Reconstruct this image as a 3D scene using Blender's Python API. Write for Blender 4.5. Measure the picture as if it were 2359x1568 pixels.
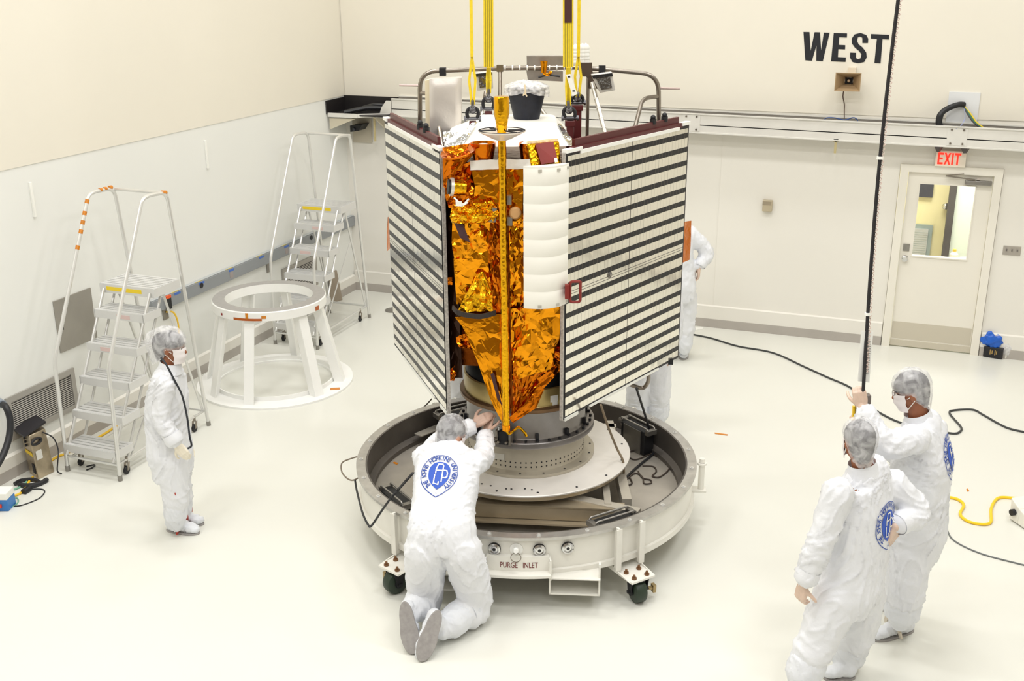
import bpy, bmesh, math, random
import numpy as np
from mathutils import Vector, Matrix, noise as mnoise
from mathutils.bvhtree import BVHTree

for _o in list(bpy.data.objects): bpy.data.objects.remove(_o)
SC = bpy.context.scene
COL = SC.collection
# ------------------------------------------------------------------ camera
IW, IH, FPX, CAM_H = 2359, 1568, 2507.6, 4.2
def cam_axes(yaw, pitch, roll):
    F = np.array([math.sin(yaw)*math.cos(pitch), math.cos(yaw)*math.cos(pitch), -math.sin(pitch)])
    r = np.array([math.cos(yaw), -math.sin(yaw), 0.0]); u = np.cross(r, F)
    r2 = r*math.cos(roll)+u*math.sin(roll); u2 = np.cross(r2, F)
    return r2, u2, F
CR, CU, CF = cam_axes(math.radians(-20.90258769), math.radians(19.01665543), math.radians(-0.37067858))
cam = bpy.data.cameras.new('camera'); cam_o = bpy.data.objects.new('camera', cam); COL.objects.link(cam_o)
cam.sensor_fit = 'HORIZONTAL'; cam.sensor_width = 36.0; cam.lens = FPX/IW*36.0; cam.clip_end = 100
m = Matrix.Identity(4)
for i in range(3):
    m[i][0], m[i][1], m[i][2] = CR[i], CU[i], -CF[i]
m[2][3] = CAM_H
cam_o.matrix_world = m
SC.camera = cam_o
# ------------------------------------------------------------------ world, lamps, exposure
SC.view_settings.view_transform = 'Standard'; SC.view_settings.look = 'None'
SC.view_settings.exposure = 0.30; SC.view_settings.gamma = 1.0
SC.view_settings.use_curve_mapping = False
SC.cycles.use_denoising = True
SC.cycles.max_bounces = 10; SC.cycles.diffuse_bounces = 5; SC.cycles.glossy_bounces = 5
SC.cycles.transparent_max_bounces = 12
W = bpy.data.worlds.new('world'); SC.world = W; W.use_nodes = True
W.node_tree.nodes['Background'].inputs[0].default_value = (1.0, .97, .92, 1)
W.node_tree.nodes['Background'].inputs[1].default_value = 0.25
def area(name, loc, sx, sy, power, rot=(0, 0, 0), col=(1, .99, .975)):
    l = bpy.data.lights.new(name, 'AREA'); l.shape = 'RECTANGLE'; l.size = sx; l.size_y = sy; l.energy = power; l.color = col
    o = bpy.data.objects.new(name, l); o.location = loc; o.rotation_euler = rot; COL.objects.link(o); return o
CEIL = 9.0
for lx in (-5.2, -1.6, 2.2):
    for ly in (-1.5, 3.0, 7.0, 10.6):
        area('high_bay_lamp', (lx, ly, CEIL-.25), 1.6, .9, 105 if ly < 10 else 66)

# ------------------------------------------------------------------ pixel <-> place helpers (frame 2359 x 1568)
RM = np.array([CR, -CU, CF]); O3 = np.array([0, 0, CAM_H])
FH = np.array([CF[0], CF[1], 0]); FH /= np.linalg.norm(FH)       # horizontal forward
RH = np.array([FH[1], -FH[0], 0])                                # horizontal right
def ray(x, y): return RM.T @ np.array([(x-IW/2)/FPX, (y-IH/2)/FPX, 1.0])
def zp(x, y, z=0.0):
    d = ray(x, y); return d*(z-CAM_H)/d[2]+O3
def yp(x, y, Y):
    d = ray(x, y); return d*Y/d[1]+O3
def xp(x, y, X):
    d = ray(x, y); return d*X/d[0]+O3
def dp(x, y, D):                                                 # at horizontal distance D in front of the camera
    d = ray(x, y); return d*D/(d@FH)+O3
def cyl(x, y, r, c):
    d = ray(x, y); c = np.array(c[:2]); a = d[:2]@d[:2]; b = -2*d[:2]@c; cc = c@c-r*r
    t = (-b-math.sqrt(max(b*b-4*a*cc, 0)))/(2*a); return d*t+O3

# ------------------------------------------------------------------ materials
def lin(c):
    c = [v/255 for v in c]
    return tuple((v/12.92 if v <= .04045 else ((v+.055)/1.055)**2.4) for v in c)
MATS = {}
def M(name, rgb=(200, 200, 200), rough=.5, metal=0.0, spec=.5, noise=None, bump=None, coat=0, emit=None, alpha=None, sub=0, rvar=None, trans=0):
    if name in MATS: return MATS[name]
    mt = bpy.data.materials.new(name); mt.use_nodes = True; MATS[name] = mt
    nt = mt.node_tree; b = nt.nodes['Principled BSDF']
    c = lin(rgb)
    b.inputs['Base Color'].default_value = (*c, 1); b.inputs['Roughness'].default_value = rough
    b.inputs['Metallic'].default_value = metal; b.inputs['Specular IOR Level'].default_value = spec
    if coat: b.inputs['Coat Weight'].default_value = coat; b.inputs['Coat Roughness'].default_value = .15
    if trans: b.inputs['Transmission Weight'].default_value = trans
    if emit: b.inputs['Emission Color'].default_value = (*lin(emit[0]), 1); b.inputs['Emission Strength'].default_value = emit[1]
    if alpha is not None: b.inputs['Alpha'].default_value = alpha
    tc = nt.nodes.new('ShaderNodeTexCoord')
    def nz(scale, detail=4.0, rough=.55):
        n = nt.nodes.new('ShaderNodeTexNoise'); n.inputs['Scale'].default_value = scale; n.inputs['Detail'].default_value = detail
        n.inputs['Roughness'].default_value = rough
        nt.links.new(tc.outputs['Object'], n.inputs['Vector']); return n
    if noise:
        n = nz(noise[0]); rp = nt.nodes.new('ShaderNodeValToRGB'); k = noise[1]
        rp.color_ramp.elements[0].position = .3; rp.color_ramp.elements[1].position = .7
        rp.color_ramp.elements[0].color = (*[v*(1-k) for v in c], 1); rp.color_ramp.elements[1].color = (*[min(1, v*(1+k)) for v in c], 1)
        if len(noise) > 2: rp.color_ramp.elements[0].color = (*lin(noise[2]), 1)
        nt.links.new(n.outputs['Fac'], rp.inputs[0]); nt.links.new(rp.outputs[0], b.inputs['Base Color'])
    if rvar:
        n = nz(rvar[0]); mr = nt.nodes.new('ShaderNodeMapRange'); mr.inputs['To Min'].default_value = rvar[1]; mr.inputs['To Max'].default_value = rvar[2]
        nt.links.new(n.outputs['Fac'], mr.inputs['Value']); nt.links.new(mr.outputs[0], b.inputs['Roughness'])
    if bump:
        bp = nt.nodes.new('ShaderNodeBump'); bp.inputs['Strength'].default_value = bump[1]; bp.inputs['Distance'].default_value = bump[2]
        if len(bump) > 3 and bump[3] == 'vor':
            v = nt.nodes.new('ShaderNodeTexVoronoi'); v.inputs['Scale'].default_value = bump[0]; nt.links.new(tc.outputs['Object'], v.inputs['Vector'])
            nt.links.new(v.outputs['Distance'], bp.inputs['Height'])
        else:
            n = nz(bump[0], 3.0); nt.links.new(n.outputs['Fac'], bp.inputs['Height'])
        nt.links.new(bp.outputs[0], b.inputs['Normal'])
    return mt

# ------------------------------------------------------------------ mesh builder
def V(*a): return np.array(a, float)
def nrm(v): v = np.array(v, float); n = np.linalg.norm(v); return v/n if n > 1e-9 else v
def perp(d):
    d = nrm(d); a = np.array([0, 0, 1.0]) if abs(d[2]) < .9 else np.array([1.0, 0, 0])
    u = nrm(np.cross(a, d)); return u, np.cross(d, u)
class MB:
    def __init__(s): s.v = []; s.f = []; s.m = []
    def add(s, vs, fs, mi=0):
        o = len(s.v); s.v += [tuple(map(float, p)) for p in vs]; s.f += [tuple(i+o for i in f) for f in fs]; s.m += [mi]*len(fs); return s
    def obox(s, c, ax, ay, az, mi=0):
        c, ax, ay, az = map(lambda q: np.array(q, float), (c, ax, ay, az))
        vs = [c+i*ax+j*ay+k*az for k in (-1, 1) for j in (-1, 1) for i in (-1, 1)]
        fs = [(0, 2, 3, 1), (4, 5, 7, 6), (0, 1, 5, 4), (2, 6, 7, 3), (0, 4, 6, 2), (1, 3, 7, 5)]
        return s.add(vs, fs, mi)
    def box(s, x0, x1, y0, y1, z0, z1, mi=0):
        return s.obox(((x0+x1)/2, (y0+y1)/2, (z0+z1)/2), ((x1-x0)/2, 0, 0), (0, (y1-y0)/2, 0), (0, 0, (z1-z0)/2), mi)
    def rbox(s, c, sx, sy, sz, ang=0, mi=0):
        ca, sa = math.cos(ang), math.sin(ang); return s.obox(c, V(ca, sa, 0)*sx/2, V(-sa, ca, 0)*sy/2, V(0, 0, sz/2), mi)
    def bar(s, a, b, w, d, up=(0, 0, 1), mi=0):                      # rectangular bar from a to b
        a, b = np.array(a, float), np.array(b, float); t = nrm(b-a); u = np.cross(up, t)
        u = nrm(u) if np.linalg.norm(u) > 1e-6 else perp(t)[0]; w2 = np.cross(t, u)
        return s.obox((a+b)/2, (b-a)/2, u*w/2, w2*d/2, mi)
    def tube(s, pts, r, n=10, closed=False, cap=True, mi=0, flat=1.0):
        P = [np.array(p, float) for p in pts]; k = len(P); rr = list(r) if hasattr(r, '__len__') else [r]*k
        T = []
        for i in range(k):
            a = P[i-1] if (i > 0 or closed) else P[i]; b = P[(i+1) % k] if (i < k-1 or closed) else P[i]
            T.append(nrm(b-a))
        u, _ = perp(T[0]); vs = []
        for i in range(k):
            u = nrm(u-T[i]*(u@T[i])); w = np.cross(T[i], u)
            for j in range(n):
                a = 2*math.pi*j/n; vs.append(P[i]+rr[i]*(math.cos(a)*u+flat*math.sin(a)*w))
        fs = []
        for i in range(k if closed else k-1):
            for j in range(n):
                a, b = i*n+j, i*n+(j+1) % n; c, d = ((i+1) % k)*n+(j+1) % n, ((i+1) % k)*n+j; fs.append((a, b, c, d))
        if cap and not closed: fs += [tuple(range(n))[::-1], tuple((k-1)*n+j for j in range(n))]
        return s.add(vs, fs, mi)
    def lathe(s, prof, c, n=48, axis=(0, 0, 1), a0=0, a1=360, mi=0, closed_prof=False, u=None):
        axis = nrm(axis); c = np.array(c, float)
        if u is None: u, w = (V(1, 0, 0), V(0, 1, 0)) if axis[2] > .999 else perp(axis)
        else: u = nrm(u); w = np.cross(axis, u)
        full = abs(a1-a0) >= 359.9; k = n if full else n+1; vs = []
        for j in range(k):
            a = math.radians(a0+(a1-a0)*j/n)
            for r, z in prof: vs.append(c+axis*z+r*(math.cos(a)*u+math.sin(a)*w))
        p = len(prof); fs = []
        for j in range(n):
            j2 = (j+1) % k
            for i in range(p if closed_prof else p-1):
                i2 = (i+1) % p; fs.append((j*p+i, j2*p+i, j2*p+i2, j*p+i2))
        return s.add(vs, fs, mi)
    def cyl(s, a, b, r, n=16, mi=0, r2=None):
        return s.tube([a, b], [r, r2 if r2 is not None else r], n, mi=mi)
    def prism(s, poly, ext, mi=0):
        P = [np.array(p, float) for p in poly]; e = np.array(ext, float); n = len(P)
        fs = [tuple(range(n))[::-1], tuple(range(n, 2*n))]+[(i, (i+1) % n, (i+1) % n+n, i+n) for i in range(n)]
        return s.add(P+[p+e for p in P], fs, mi)
    def ball(s, c, r, n=12, mi=0, sc=(1, 1, 1), R=None):
        prof = [(max(1e-4, math.sin(math.pi*i/n)), -math.cos(math.pi*i/n)) for i in range(n+1)]
        t = MB().lathe(prof, (0, 0, 0), n*2); R = np.eye(3) if R is None else np.array(R)
        vs = [np.array(c)+R@(np.array(p)*r*np.array(sc)) for p in t.v]; return s.add(vs, t.f, mi)
    def sheet(s, fn, nu, nv, mi=0, thick=0):                         # fn(u,v)->xyz ; optional back face along normal
        g = np.array([[fn(i/nu, j/nv) for i in range(nu+1)] for j in range(nv+1)], float)
        def idx(i, j): return j*(nu+1)+i
        fs = [(idx(i, j), idx(i+1, j), idx(i+1, j+1), idx(i, j+1)) for j in range(nv) for i in range(nu)]
        if not thick: return s.add(g.reshape(-1, 3), fs, mi)
        du = np.gradient(g, axis=1); dv = np.gradient(g, axis=0); nn = np.cross(du, dv); nn /= np.linalg.norm(nn, axis=2, keepdims=True)+1e-9
        h = g-nn*thick; N = (nu+1)*(nv+1)
        fs2 = [tuple(i+N for i in f[::-1]) for f in fs]
        rim = [idx(i, 0) for i in range(nu+1)]+[idx(nu, j) for j in range(1, nv+1)]+[idx(i, nv) for i in range(nu-1, -1, -1)]+[idx(0, j) for j in range(nv-1, 0, -1)]
        fs2 += [(rim[i], rim[i]+N, rim[(i+1) % len(rim)]+N, rim[(i+1) % len(rim)]) for i in range(len(rim))]
        return s.add(np.concatenate([g.reshape(-1, 3), h.reshape(-1, 3)]), fs+fs2, mi)
    def build(s, name, mats, parent=None, smooth=35, local=False, bevel=0, sub=0):
        me = bpy.data.meshes.new(name); vs = s.v
        root = parent
        while root is not None and root.parent is not None: root = root.parent
        if root is not None and not local:
            l = root.location; vs = [(a-l[0], b-l[1], c-l[2]) for a, b, c in vs]
        me.from_pydata(vs, [], s.f)
        for mt in (mats if isinstance(mats, (list, tuple)) else [mats]): me.materials.append(mt)
        if len(me.materials) > 1: me.polygons.foreach_set('material_index', s.m)
        me.validate(); bm = bmesh.new(); bm.from_mesh(me); bmesh.ops.recalc_face_normals(bm, faces=bm.faces); bm.to_mesh(me); bm.free()
        if smooth:
            me.polygons.foreach_set('use_smooth', [True]*len(me.polygons)); me.set_sharp_from_angle(angle=math.radians(smooth))
        o = bpy.data.objects.new(name, me); COL.objects.link(o)
        if parent is not None: o.parent = parent
        if bevel:
            b = o.modifiers.new('bevel', 'BEVEL'); b.width = bevel; b.segments = 2; b.limit_method = 'ANGLE'; b.angle_limit = math.radians(40)
        if sub:
            b = o.modifiers.new('sub', 'SUBSURF'); b.levels = sub; b.render_levels = sub
        return o
def tag(o, label, cat, group=None, kind=None):
    if label: o['label'] = label
    if cat: o['category'] = cat
    if group: o['group'] = group
    if kind: o['kind'] = kind
    return o
def thing(name, label, cat, loc=(0, 0, 0), group=None):
    o = bpy.data.objects.new(name, None); COL.objects.link(o); o.location = [float(q) for q in loc]; o.empty_display_size = .1
    return tag(o, label, cat, group)
def struct(o): o['kind'] = 'structure'; return o
def copy_tree(o, parent=None):
    c = o.copy(); COL.objects.link(c)
    if parent is not None: c.parent = parent
    for ch in list(o.children): copy_tree(ch, c)
    return c
def rounded(pts, rad, k=6):                                          # polyline with rounded corners
    P = [np.array(p, float) for p in pts]; out = [P[0]]
    for i in range(1, len(P)-1):
        a, b, c = P[i-1], P[i], P[i+1]; r = min(rad, .49*np.linalg.norm(a-b), .49*np.linalg.norm(c-b))
        s, e = b+nrm(a-b)*r, b+nrm(c-b)*r
        out += [(1-t)**2*s+2*t*(1-t)*b+t*t*e for t in [j/k for j in range(k+1)]]
    return out+[P[-1]]
def spline(pts, k=8):                                                # Catmull-Rom through the points
    P = [np.array(p, float) for p in pts]; P = [2*P[0]-P[1]]+P+[2*P[-1]-P[-2]]; out = []
    for i in range(1, len(P)-2):
        p0, p1, p2, p3 = P[i-1:i+3]
        for j in range(k):
            t = j/k; out.append(.5*(2*p1+(p2-p0)*t+(2*p0-5*p1+4*p2-p3)*t*t+(3*p1-p0-3*p2+p3)*t**3))
    return out+[P[-2]]
def text2d(s, offset=0.0, size=1.0):                                 # flat triangulated lettering as (verts2d, faces)
    cu = bpy.data.curves.new('lettering', 'FONT'); cu.body = s; cu.size = size; cu.offset = offset; cu.fill_mode = 'FRONT'; cu.resolution_u = 4
    o = bpy.data.objects.new('lettering', cu); COL.objects.link(o); bpy.context.view_layer.update()
    me = o.evaluated_get(bpy.context.evaluated_depsgraph_get()).to_mesh()
    vs = [(v.co.x, v.co.y) for v in me.vertices]; fs = [tuple(p.vertices) for p in me.polygons]
    o.evaluated_get(bpy.context.evaluated_depsgraph_get()).to_mesh_clear()
    bpy.data.objects.remove(o); bpy.data.curves.remove(cu); return np.array(vs), fs
def letters(mb, s, org, ux, uy, w, h, nrml, lift=.002, offset=0.0, mi=0):     # fit the word s into a w x h box at org
    vs, fs = text2d(s, offset); lo, hi = vs.min(0), vs.max(0); q = (vs-lo)/(hi-lo)
    ux, uy, n = nrm(ux), nrm(uy), nrm(nrml); org = np.array(org, float)
    mb.add([org+ux*a*w+uy*b*h+n*lift for a, b in q], fs, mi)
def fbm(p, sc, seed=0, oct=3): return mnoise.fractal(Vector((p[0]*sc+seed*7.3, p[1]*sc-seed*3.1, p[2]*sc+seed*1.7)), 1.0, 2.0, oct)
# ================================================================== materials used in several places
white_paint = M('white_paint', (240, 240, 234), .45, bump=(60, .08, .002))
white_metal = M('white_coated_metal', (236, 235, 228), .35, noise=(6, .04))
grey_metal = M('grey_metal', (150, 147, 142), .38, .85, noise=(8, .12))
alum = M('brushed_aluminium', (226, 226, 224), .34, .7, rvar=(30, .25, .42))
steel = M('dull_steel_tube', (150, 142, 132), .3, .9)
dark_rubber = M('black_rubber', (22, 23, 26), .5)
black_cable = M('black_cable', (28, 29, 33), .45)
dark_void = M('dark_metal', (38, 38, 42), .55, .3)
amber = M('amber_tape', (205, 125, 20), .35, noise=(30, .15))
chrome = M('chrome', (215, 215, 215), .15, 1.0)
# ================================================================== the room
XW, YW = -7.16, 12.70
floor_m = M('cream_epoxy_floor', (223, 223, 215), .27, spec=.4, noise=(.5, .006))
beige = (230, 225, 212)
wall_m = M('cream_wall_paint', (232, 229, 221), .55, noise=(.9, .012), bump=(45, .05, .002))
upper_m = M('beige_upper_wall_paint', beige, .6, noise=(.9, .012))
base_m = M('grey_vinyl_base', (176, 170, 163), .5, noise=(3, .05))
struct(MB().box(XW-.15, 8, -5, YW+.15, -.15, 0).build('floor', floor_m))
struct(MB().box(XW-.15, 8, -5, YW+.15, CEIL, CEIL+.15).build('ceiling', M('ceiling_grey', (176, 174, 170), .7)))
# left wall in two paints, the lower one white
PZ = 2.615
m_ = MB(); m_.box(XW-.15, XW, -5, YW, 0, PZ, 0); m_.box(XW-.15, XW+.006, -5, YW, PZ, CEIL, 1)
struct(m_.build('wall_left', [M('white_wall_paint', (231, 232, 228), .55, noise=(.8, .012), bump=(45, .05, .002)), upper_m]))
struct(MB().box(8, 8.15, -5, YW, 0, CEIL).build('wall_right', wall_m))
struct(MB().box(XW-.15, 8.15, -5.15, -5, 0, CEIL).build('wall_east', M('wall_east_taupe', (128, 118, 106), .6)))  # unseen wall, its tone darkened to give the foil dark reflections
# west wall with the door opening
DL, DR, DT = -.165, .705, 2.03
m_ = MB(); m_.box(XW-.15, DL-.09, YW, YW+.15, 0, CEIL); m_.box(DR+.09, 8, YW, YW+.15, 0, CEIL); m_.box(DL-.09, DR+.09, YW, YW+.15, DT+.08, CEIL)
for sx in (-2.23,): m_.box(sx-.003, sx+.003, YW-.004, YW, .29, 2.30)
struct(m_.build('wall_west', wall_m))
m_ = MB(); m_.box(XW+.02, 8, YW-.012, YW-.001, 2.62, CEIL, 0)
struct(m_.build('wall_west_upper', upper_m))
# thicker lower wainscot with a small ledge, and the vinyl base
for a, b in ((XW+.03, DL-.095), (DR+.095, 8)):
    m_ = MB(); m_.prism([(a, YW, .10), (a, YW-.03, .10), (a, YW-.03, .265), (a, YW, .275)], (b-a, 0, 0)); struct(m_.build('trim_1', wall_m))
    struct(MB().box(a, b, YW-.034, YW, 0, .108).build('baseboard_west', base_m))
m_ = MB(); m_.prism([(XW, -5, .09), (XW+.03, -5, .09), (XW+.03, -5, .20), (XW, -5, .215)], (0, YW+5, 0)); struct(m_.build('trim_2', wall_m))
struct(MB().box(XW, XW+.034, -5, YW, 0, .10).build('baseboard_left', base_m))
# overhead cable trough along the west wall (structural channel)
tm = M('channel_aluminium', (228, 226, 220), .4, .25, noise=(5, .04))
m_ = MB(); x0, x1 = -6.36, 8
def tz(x): return 2.60-.009*(x+3.1)                      # it runs very slightly downhill to the right
def slant(x0, x1, y0, y1, za, zb, mi=0):
    P = [(x, y, tz(x)+z) for x in (x0, x1) for y in (y0, y1) for z in (za, zb)]
    m_.add(P, [(0, 1, 3, 2), (4, 6, 7, 5), (0, 4, 5, 1), (2, 3, 7, 6), (0, 2, 6, 4), (1, 5, 7, 3)], mi)
slant(x0, x1, YW-.24, YW-.23, -.215, -.005); slant(x0, x1, YW-.255, YW-.215, -.012, 0); slant(x0, x1, YW-.255, YW-.20, -.222, -.208)
slant(x0, x1, YW-.24, YW-.02, -.135, -.125); slant(x0, x1, YW-.03, YW-.012, -.14, .0, 1); slant(x0, x1, YW-.035, YW-.012, .0, .012)
for q in (-2.55, .28):
    slant(q-.10, q+.10, YW-.246, YW-.238, -.20, -.015)
    for sx in (-.06, .06):
        for sz in (-.18, -.035): m_.cyl((q+sx, YW-.245, tz(q)+sz), (q+sx, YW-.256, tz(q)+sz), .011, 8, 2)
channel = m_.build('cable_trough', [tm, M('trough_back_grey', (150, 145, 138), .5, .4), steel])
tag(channel, 'long white metal cable trough running along the west wall above the door', 'cable trough')
# the wide dark end of the tray in the corner, its bracket and the gusset plate
tray_t = t = thing('corner_tray', 'dark open end of the cable tray bracketed in the left back corner', 'cable tray', (-6.6, YW-.3, 2.4))
m_ = MB(); m_.box(XW+.01, -6.37, YW-.46, YW-.02, 2.42, 2.435); m_.box(XW+.005, XW+.02, YW-.50, YW-.02, 2.43, 2.60); m_.box(XW+.01, -6.37, YW-.03, YW-.013, 2.43, 2.62)
m_.build('tray_pan', [M('tray_dark', (48, 45, 46), .45, .5)], t)
m_ = MB(); m_.box(XW+.02, -6.72, YW-.49, YW-.47, 2.40, 2.45); m_.prism([(-6.72, YW-.47, 2.40), (-6.72, YW-.47, 2.45), (-6.37, YW-.26, 2.45), (-6.37, YW-.26, 2.40)], (0, .012, 0)); m_.build('front_lip', tm, t)
m_ = MB(); m_.prism([(XW+.03, YW-.47, 2.38), (XW+.03, YW-.47, 2.24), (-6.76, YW-.47, 2.385)], (0, .012, 0)); m_.build('gusset', M('gusset_cream', (205, 197, 176), .5), t); m_ = MB()
m_.prism([(-6.55, YW-.02, 2.41), (-6.55, YW-.40, 2.41), (-6.55, YW-.02, 2.18)], (.02, 0, 0)); m_.build('gusset', M('gusset_cream', (205, 197, 176), .5), t)
m_ = MB(); m_.prism([(-6.55, YW-.25, 2.37), (-6.365, YW-.25, 2.37), (-6.365, YW-.25, 2.60), (-6.43, YW-.25, 2.60), (-6.50, YW-.25, 2.51)], (.0, .010, 0)); m_.build('end_plate', tm, t)
m_ = MB(); m_.tube(spline([(-6.95, YW-.4, 2.45), (-6.7, YW-.28, 2.50), (-6.5, YW-.2, 2.50), (-6.38, YW-.14, 2.47)]), .03, 8); m_.tube(spline([(-6.9, YW-.2, 2.46), (-6.6, YW-.22, 2.54), (-6.38, YW-.1, 2.5)]), .02, 8); m_.build('cable_bundle', black_cable, t)
m_ = MB(); m_.box(-6.565, -6.545, YW-.36, YW-.34, 2.10, 2.43); m_.build('hanging_strip', M('strip_olive', (186, 172, 128), .5), t)
def floor_cable(name, pts, r, mat, label, cat='cable', z=0, k=8):
    o = MB().tube(spline([zp(x, y, z+r) for x, y in pts], k), r, 8).build(name, mat); return tag(o, label, cat)
pts = [(x, YW-.10-.04*math.sin(x*1.7), tz(x)-.078+.02*math.sin(x*1.1+1)) for x in np.linspace(-6.2, 8, 40)]
tag(MB().tube(pts, .024, 8).build('trough_cable', black_cable), 'thick black cable lying along the inside of the wall cable trough', 'cable')
# --- door
dm = M('door_cream_paint', (234, 230, 219), .4, noise=(1.5, .012))
m_ = MB(); y0 = YW-.035
for a, b, c, d in ((DL-.085, DL, 0, DT+.08), (DR, DR+.085, 0, DT+.08), (DL, DR, DT, DT+.08)): m_.box(a, b, y0, YW+.15, c, d)
wx0, wx1, wz0, wz1 = -.03, .535, 1.09, 1.90
door = MB(); yd0, yd1 = YW+.005, YW+.05
door.box(DL+.004, wx0, yd0, yd1, .012, DT-.004); door.box(wx1, DR-.004, yd0, yd1, .012, DT-.004); door.box(wx0, wx1, yd0, yd1, .012, wz0); door.box(wx0, wx1, yd0, yd1, wz1, DT-.004)
door_o = struct(door.build('door_1', dm))
fr = m_.build('door_frame', dm, door_o, local=False)
m_ = MB(); m_.box(wx0-.012, wx1+.012, yd0-.012, yd0, wz0-.014, wz0, 0)
m_.box(wx0-.01, wx0, yd0-.008, yd0, wz0, wz1); m_.box(wx1, wx1+.01, yd0-.008, yd0, wz0, wz1); m_.box(wx0, wx1, yd0-.008, yd0, wz1, wz1+.01); m_.build('glazing_bead', dm, door_o)
gl = bpy.data.materials.new('window_glass'); gl.use_nodes = True; nt = gl.node_tree; nt.nodes.clear()
o_ = nt.nodes.new('ShaderNodeOutputMaterial'); mx = nt.nodes.new('ShaderNodeMixShader'); tr = nt.nodes.new('ShaderNodeBsdfTransparent'); gs = nt.nodes.new('ShaderNodeBsdfGlossy')
gs.inputs['Roughness'].default_value = .02; mx.inputs[0].default_value = .05; nt.links.new(tr.outputs[0], mx.inputs[1]); nt.links.new(gs.outputs[0], mx.inputs[2]); nt.links.new(mx.outputs[0], o_.inputs[0])
MB().box(wx0, wx1, yd0+.02, yd0+.026, wz0, wz1).build('window_pane', gl, door_o)
m_ = MB(); m_.box(DL+.012, DR-.012, yd0-.003, yd0, .10, .30); m_.box(DL+.006, DR-.006, yd0-.012, yd0, .015, .085)
m_.build('kick_plate', M('kick_plate_grey', (206, 199, 183), .4, .3), door_o)
m_ = MB(); kx, kz = DL+.065, 1.05
m_.lathe([(.0001, -.055), (.022, -.055), (.034, -.046), (.036, -.035), (.02, -.02), (.015, -.012), (.035, -.006), (.035, 0)], (kx, yd0, kz), 20, axis=(0, 1, 0)); m_.build('door_knob', chrome, door_o)
m_ = MB(); m_.box(kx-.033, kx+.035, yd0-.012, yd0, kz+.085, kz+.165); m_.build('dead_bolt', grey_metal, door_o)
m_ = MB(); m_.box(.42, .69, yd0-.055, yd0, 1.925, 1.975); m_.build('door_closer', grey_metal, door_o, bevel=.008)
m_ = MB(); m_.bar((.52, yd0-.06, 1.985), (.22, yd0-.05, 2.01), .02, .012); m_.bar((.55, yd0-.03, 1.975), (.55, yd0-.06, 1.995), .03, .02); m_.bar((.40, yd0-.045, 2.04), (.22, yd0-.05, 2.01), .014, .01); m_.build('closer_arm', steel, door_o)
# the room behind the door
struct(MB().box(-2.2, 2.4, YW+2.3, YW+2.4, 0, 3).build('wall_corridor', M('corridor_yellow', (240, 230, 176), .6)))
struct(MB().box(-2.2, 2.4, YW+.15, YW+2.4, -.02, 0).build('floor_corridor', M('corridor_floor', (215, 212, 200), .5)))
struct(MB().box(-2.2, 2.4, YW+.15, YW+2.4, 3, 3.05).build('ceiling_corridor', M('ceiling_white', (240, 238, 232), .7)))
struct(MB().box(-2.25, -2.2, YW+.15, YW+2.4, 0, 3).build('wall_corridor_left', M('corridor_yellow')))
struct(MB().box(2.4, 2.45, YW+.15, YW+2.4, 0, 3).build('wall_corridor_right', M('corridor_yellow')))
area('corridor_lamp', (.3, YW+1.2, 2.9), 1.5, .8, 55)
yb = YW+2.29
a, b = yp(2196, 428, yb-.3), yp(2178, 592, yb-.3); cxp = (a[0]+b[0])/2
m_ = MB(); m_.box(cxp-.04, cxp+.04, yb-.4, yb, 0, 3); struct(m_.build('trim_3', M('dark_post', (62, 56, 54), .6)))
m_ = MB(); m_.box(cxp+.04, 2.3, yb-.35, yb-.3, 0, 3); struct(m_.build('wall_corridor_white', M('corridor_white', (228, 238, 228), .6)))
p1, p2 = yp(2104, 515, yb), yp(2150, 515, yb)
m_ = MB(); m_.box(p1[0]-.6, p2[0], yb-.03, yb, 0, p1[2], 0); m_.box(p1[0]-.6, p2[0]-.05, yb-.05, yb-.03, 0, p1[2]-.05, 1)
for i in range(14): m_.box(p1[0]-.6, p2[0]-.06, yb-.053, yb-.05, p1[2]-.1-.03*i, p1[2]-.098-.03*i, 0)
struct(m_.build('door_2', [M('corridor_door_grey', (150, 165, 160), .5), M('corridor_door_panel', (190, 192, 188), .5)]))
q = yp(2133, 437, yb); m_ = MB(); m_.box(q[0]-.09, q[0]+.09, yb-.04, yb, q[2]-.09, q[2]+.09); tag(m_.build('wall_panel', M('dark_panel', (52, 52, 60), .5)), 'small square black panel seen through the door window, top left', 'wall panel')
q = yp(2178, 473, yb); tag(MB().ball((q[0], yb-.06, q[2]), .045).build('round_sensor', chrome), 'shiny round sensor on the yellow wall behind the door window', 'sensor')
q = yp(2196, 600, YW+1.0)
tb = MB(); tb.box(q[0]-.2, q[0]+1.0, YW+.8, YW+1.25, q[2]-.06, q[2]-.02); tb.box(q[0]-.17, q[0]-.12, YW+.85, YW+.9, 0, q[2]-.06); tb.box(q[0]+.9, q[0]+.95, YW+.85, YW+.9, 0, q[2]-.06); tb.box(q[0]-.17, q[0]-.12, YW+1.15, YW+1.2, 0, q[2]-.06); tb.box(q[0]+.9, q[0]+.95, YW+1.15, YW+1.2, 0, q[2]-.06)
tag(tb.build('side_table', M('table_white', (225, 224, 218), .5)), 'white table top just visible through the bottom of the door window', 'table')
t = thing('plastic_bottle', 'white bottle with yellow cap behind the door window', 'bottle', (q[0], YW+1.0, q[2]-.02))
MB().lathe([(.0001, 0), (.045, 0), (.047, .01), (.047, .10), (.02, .13), (.02, .14), (.0001, .14)], t.location, 20).build('bottle_body', M('bottle_white', (238, 236, 225), .4), t)
MB().lathe([(.022, .135), (.022, .16), (.0001, .16)], t.location, 16).build('cap', M('cap_yellow', (240, 205, 60), .4), t)
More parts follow.
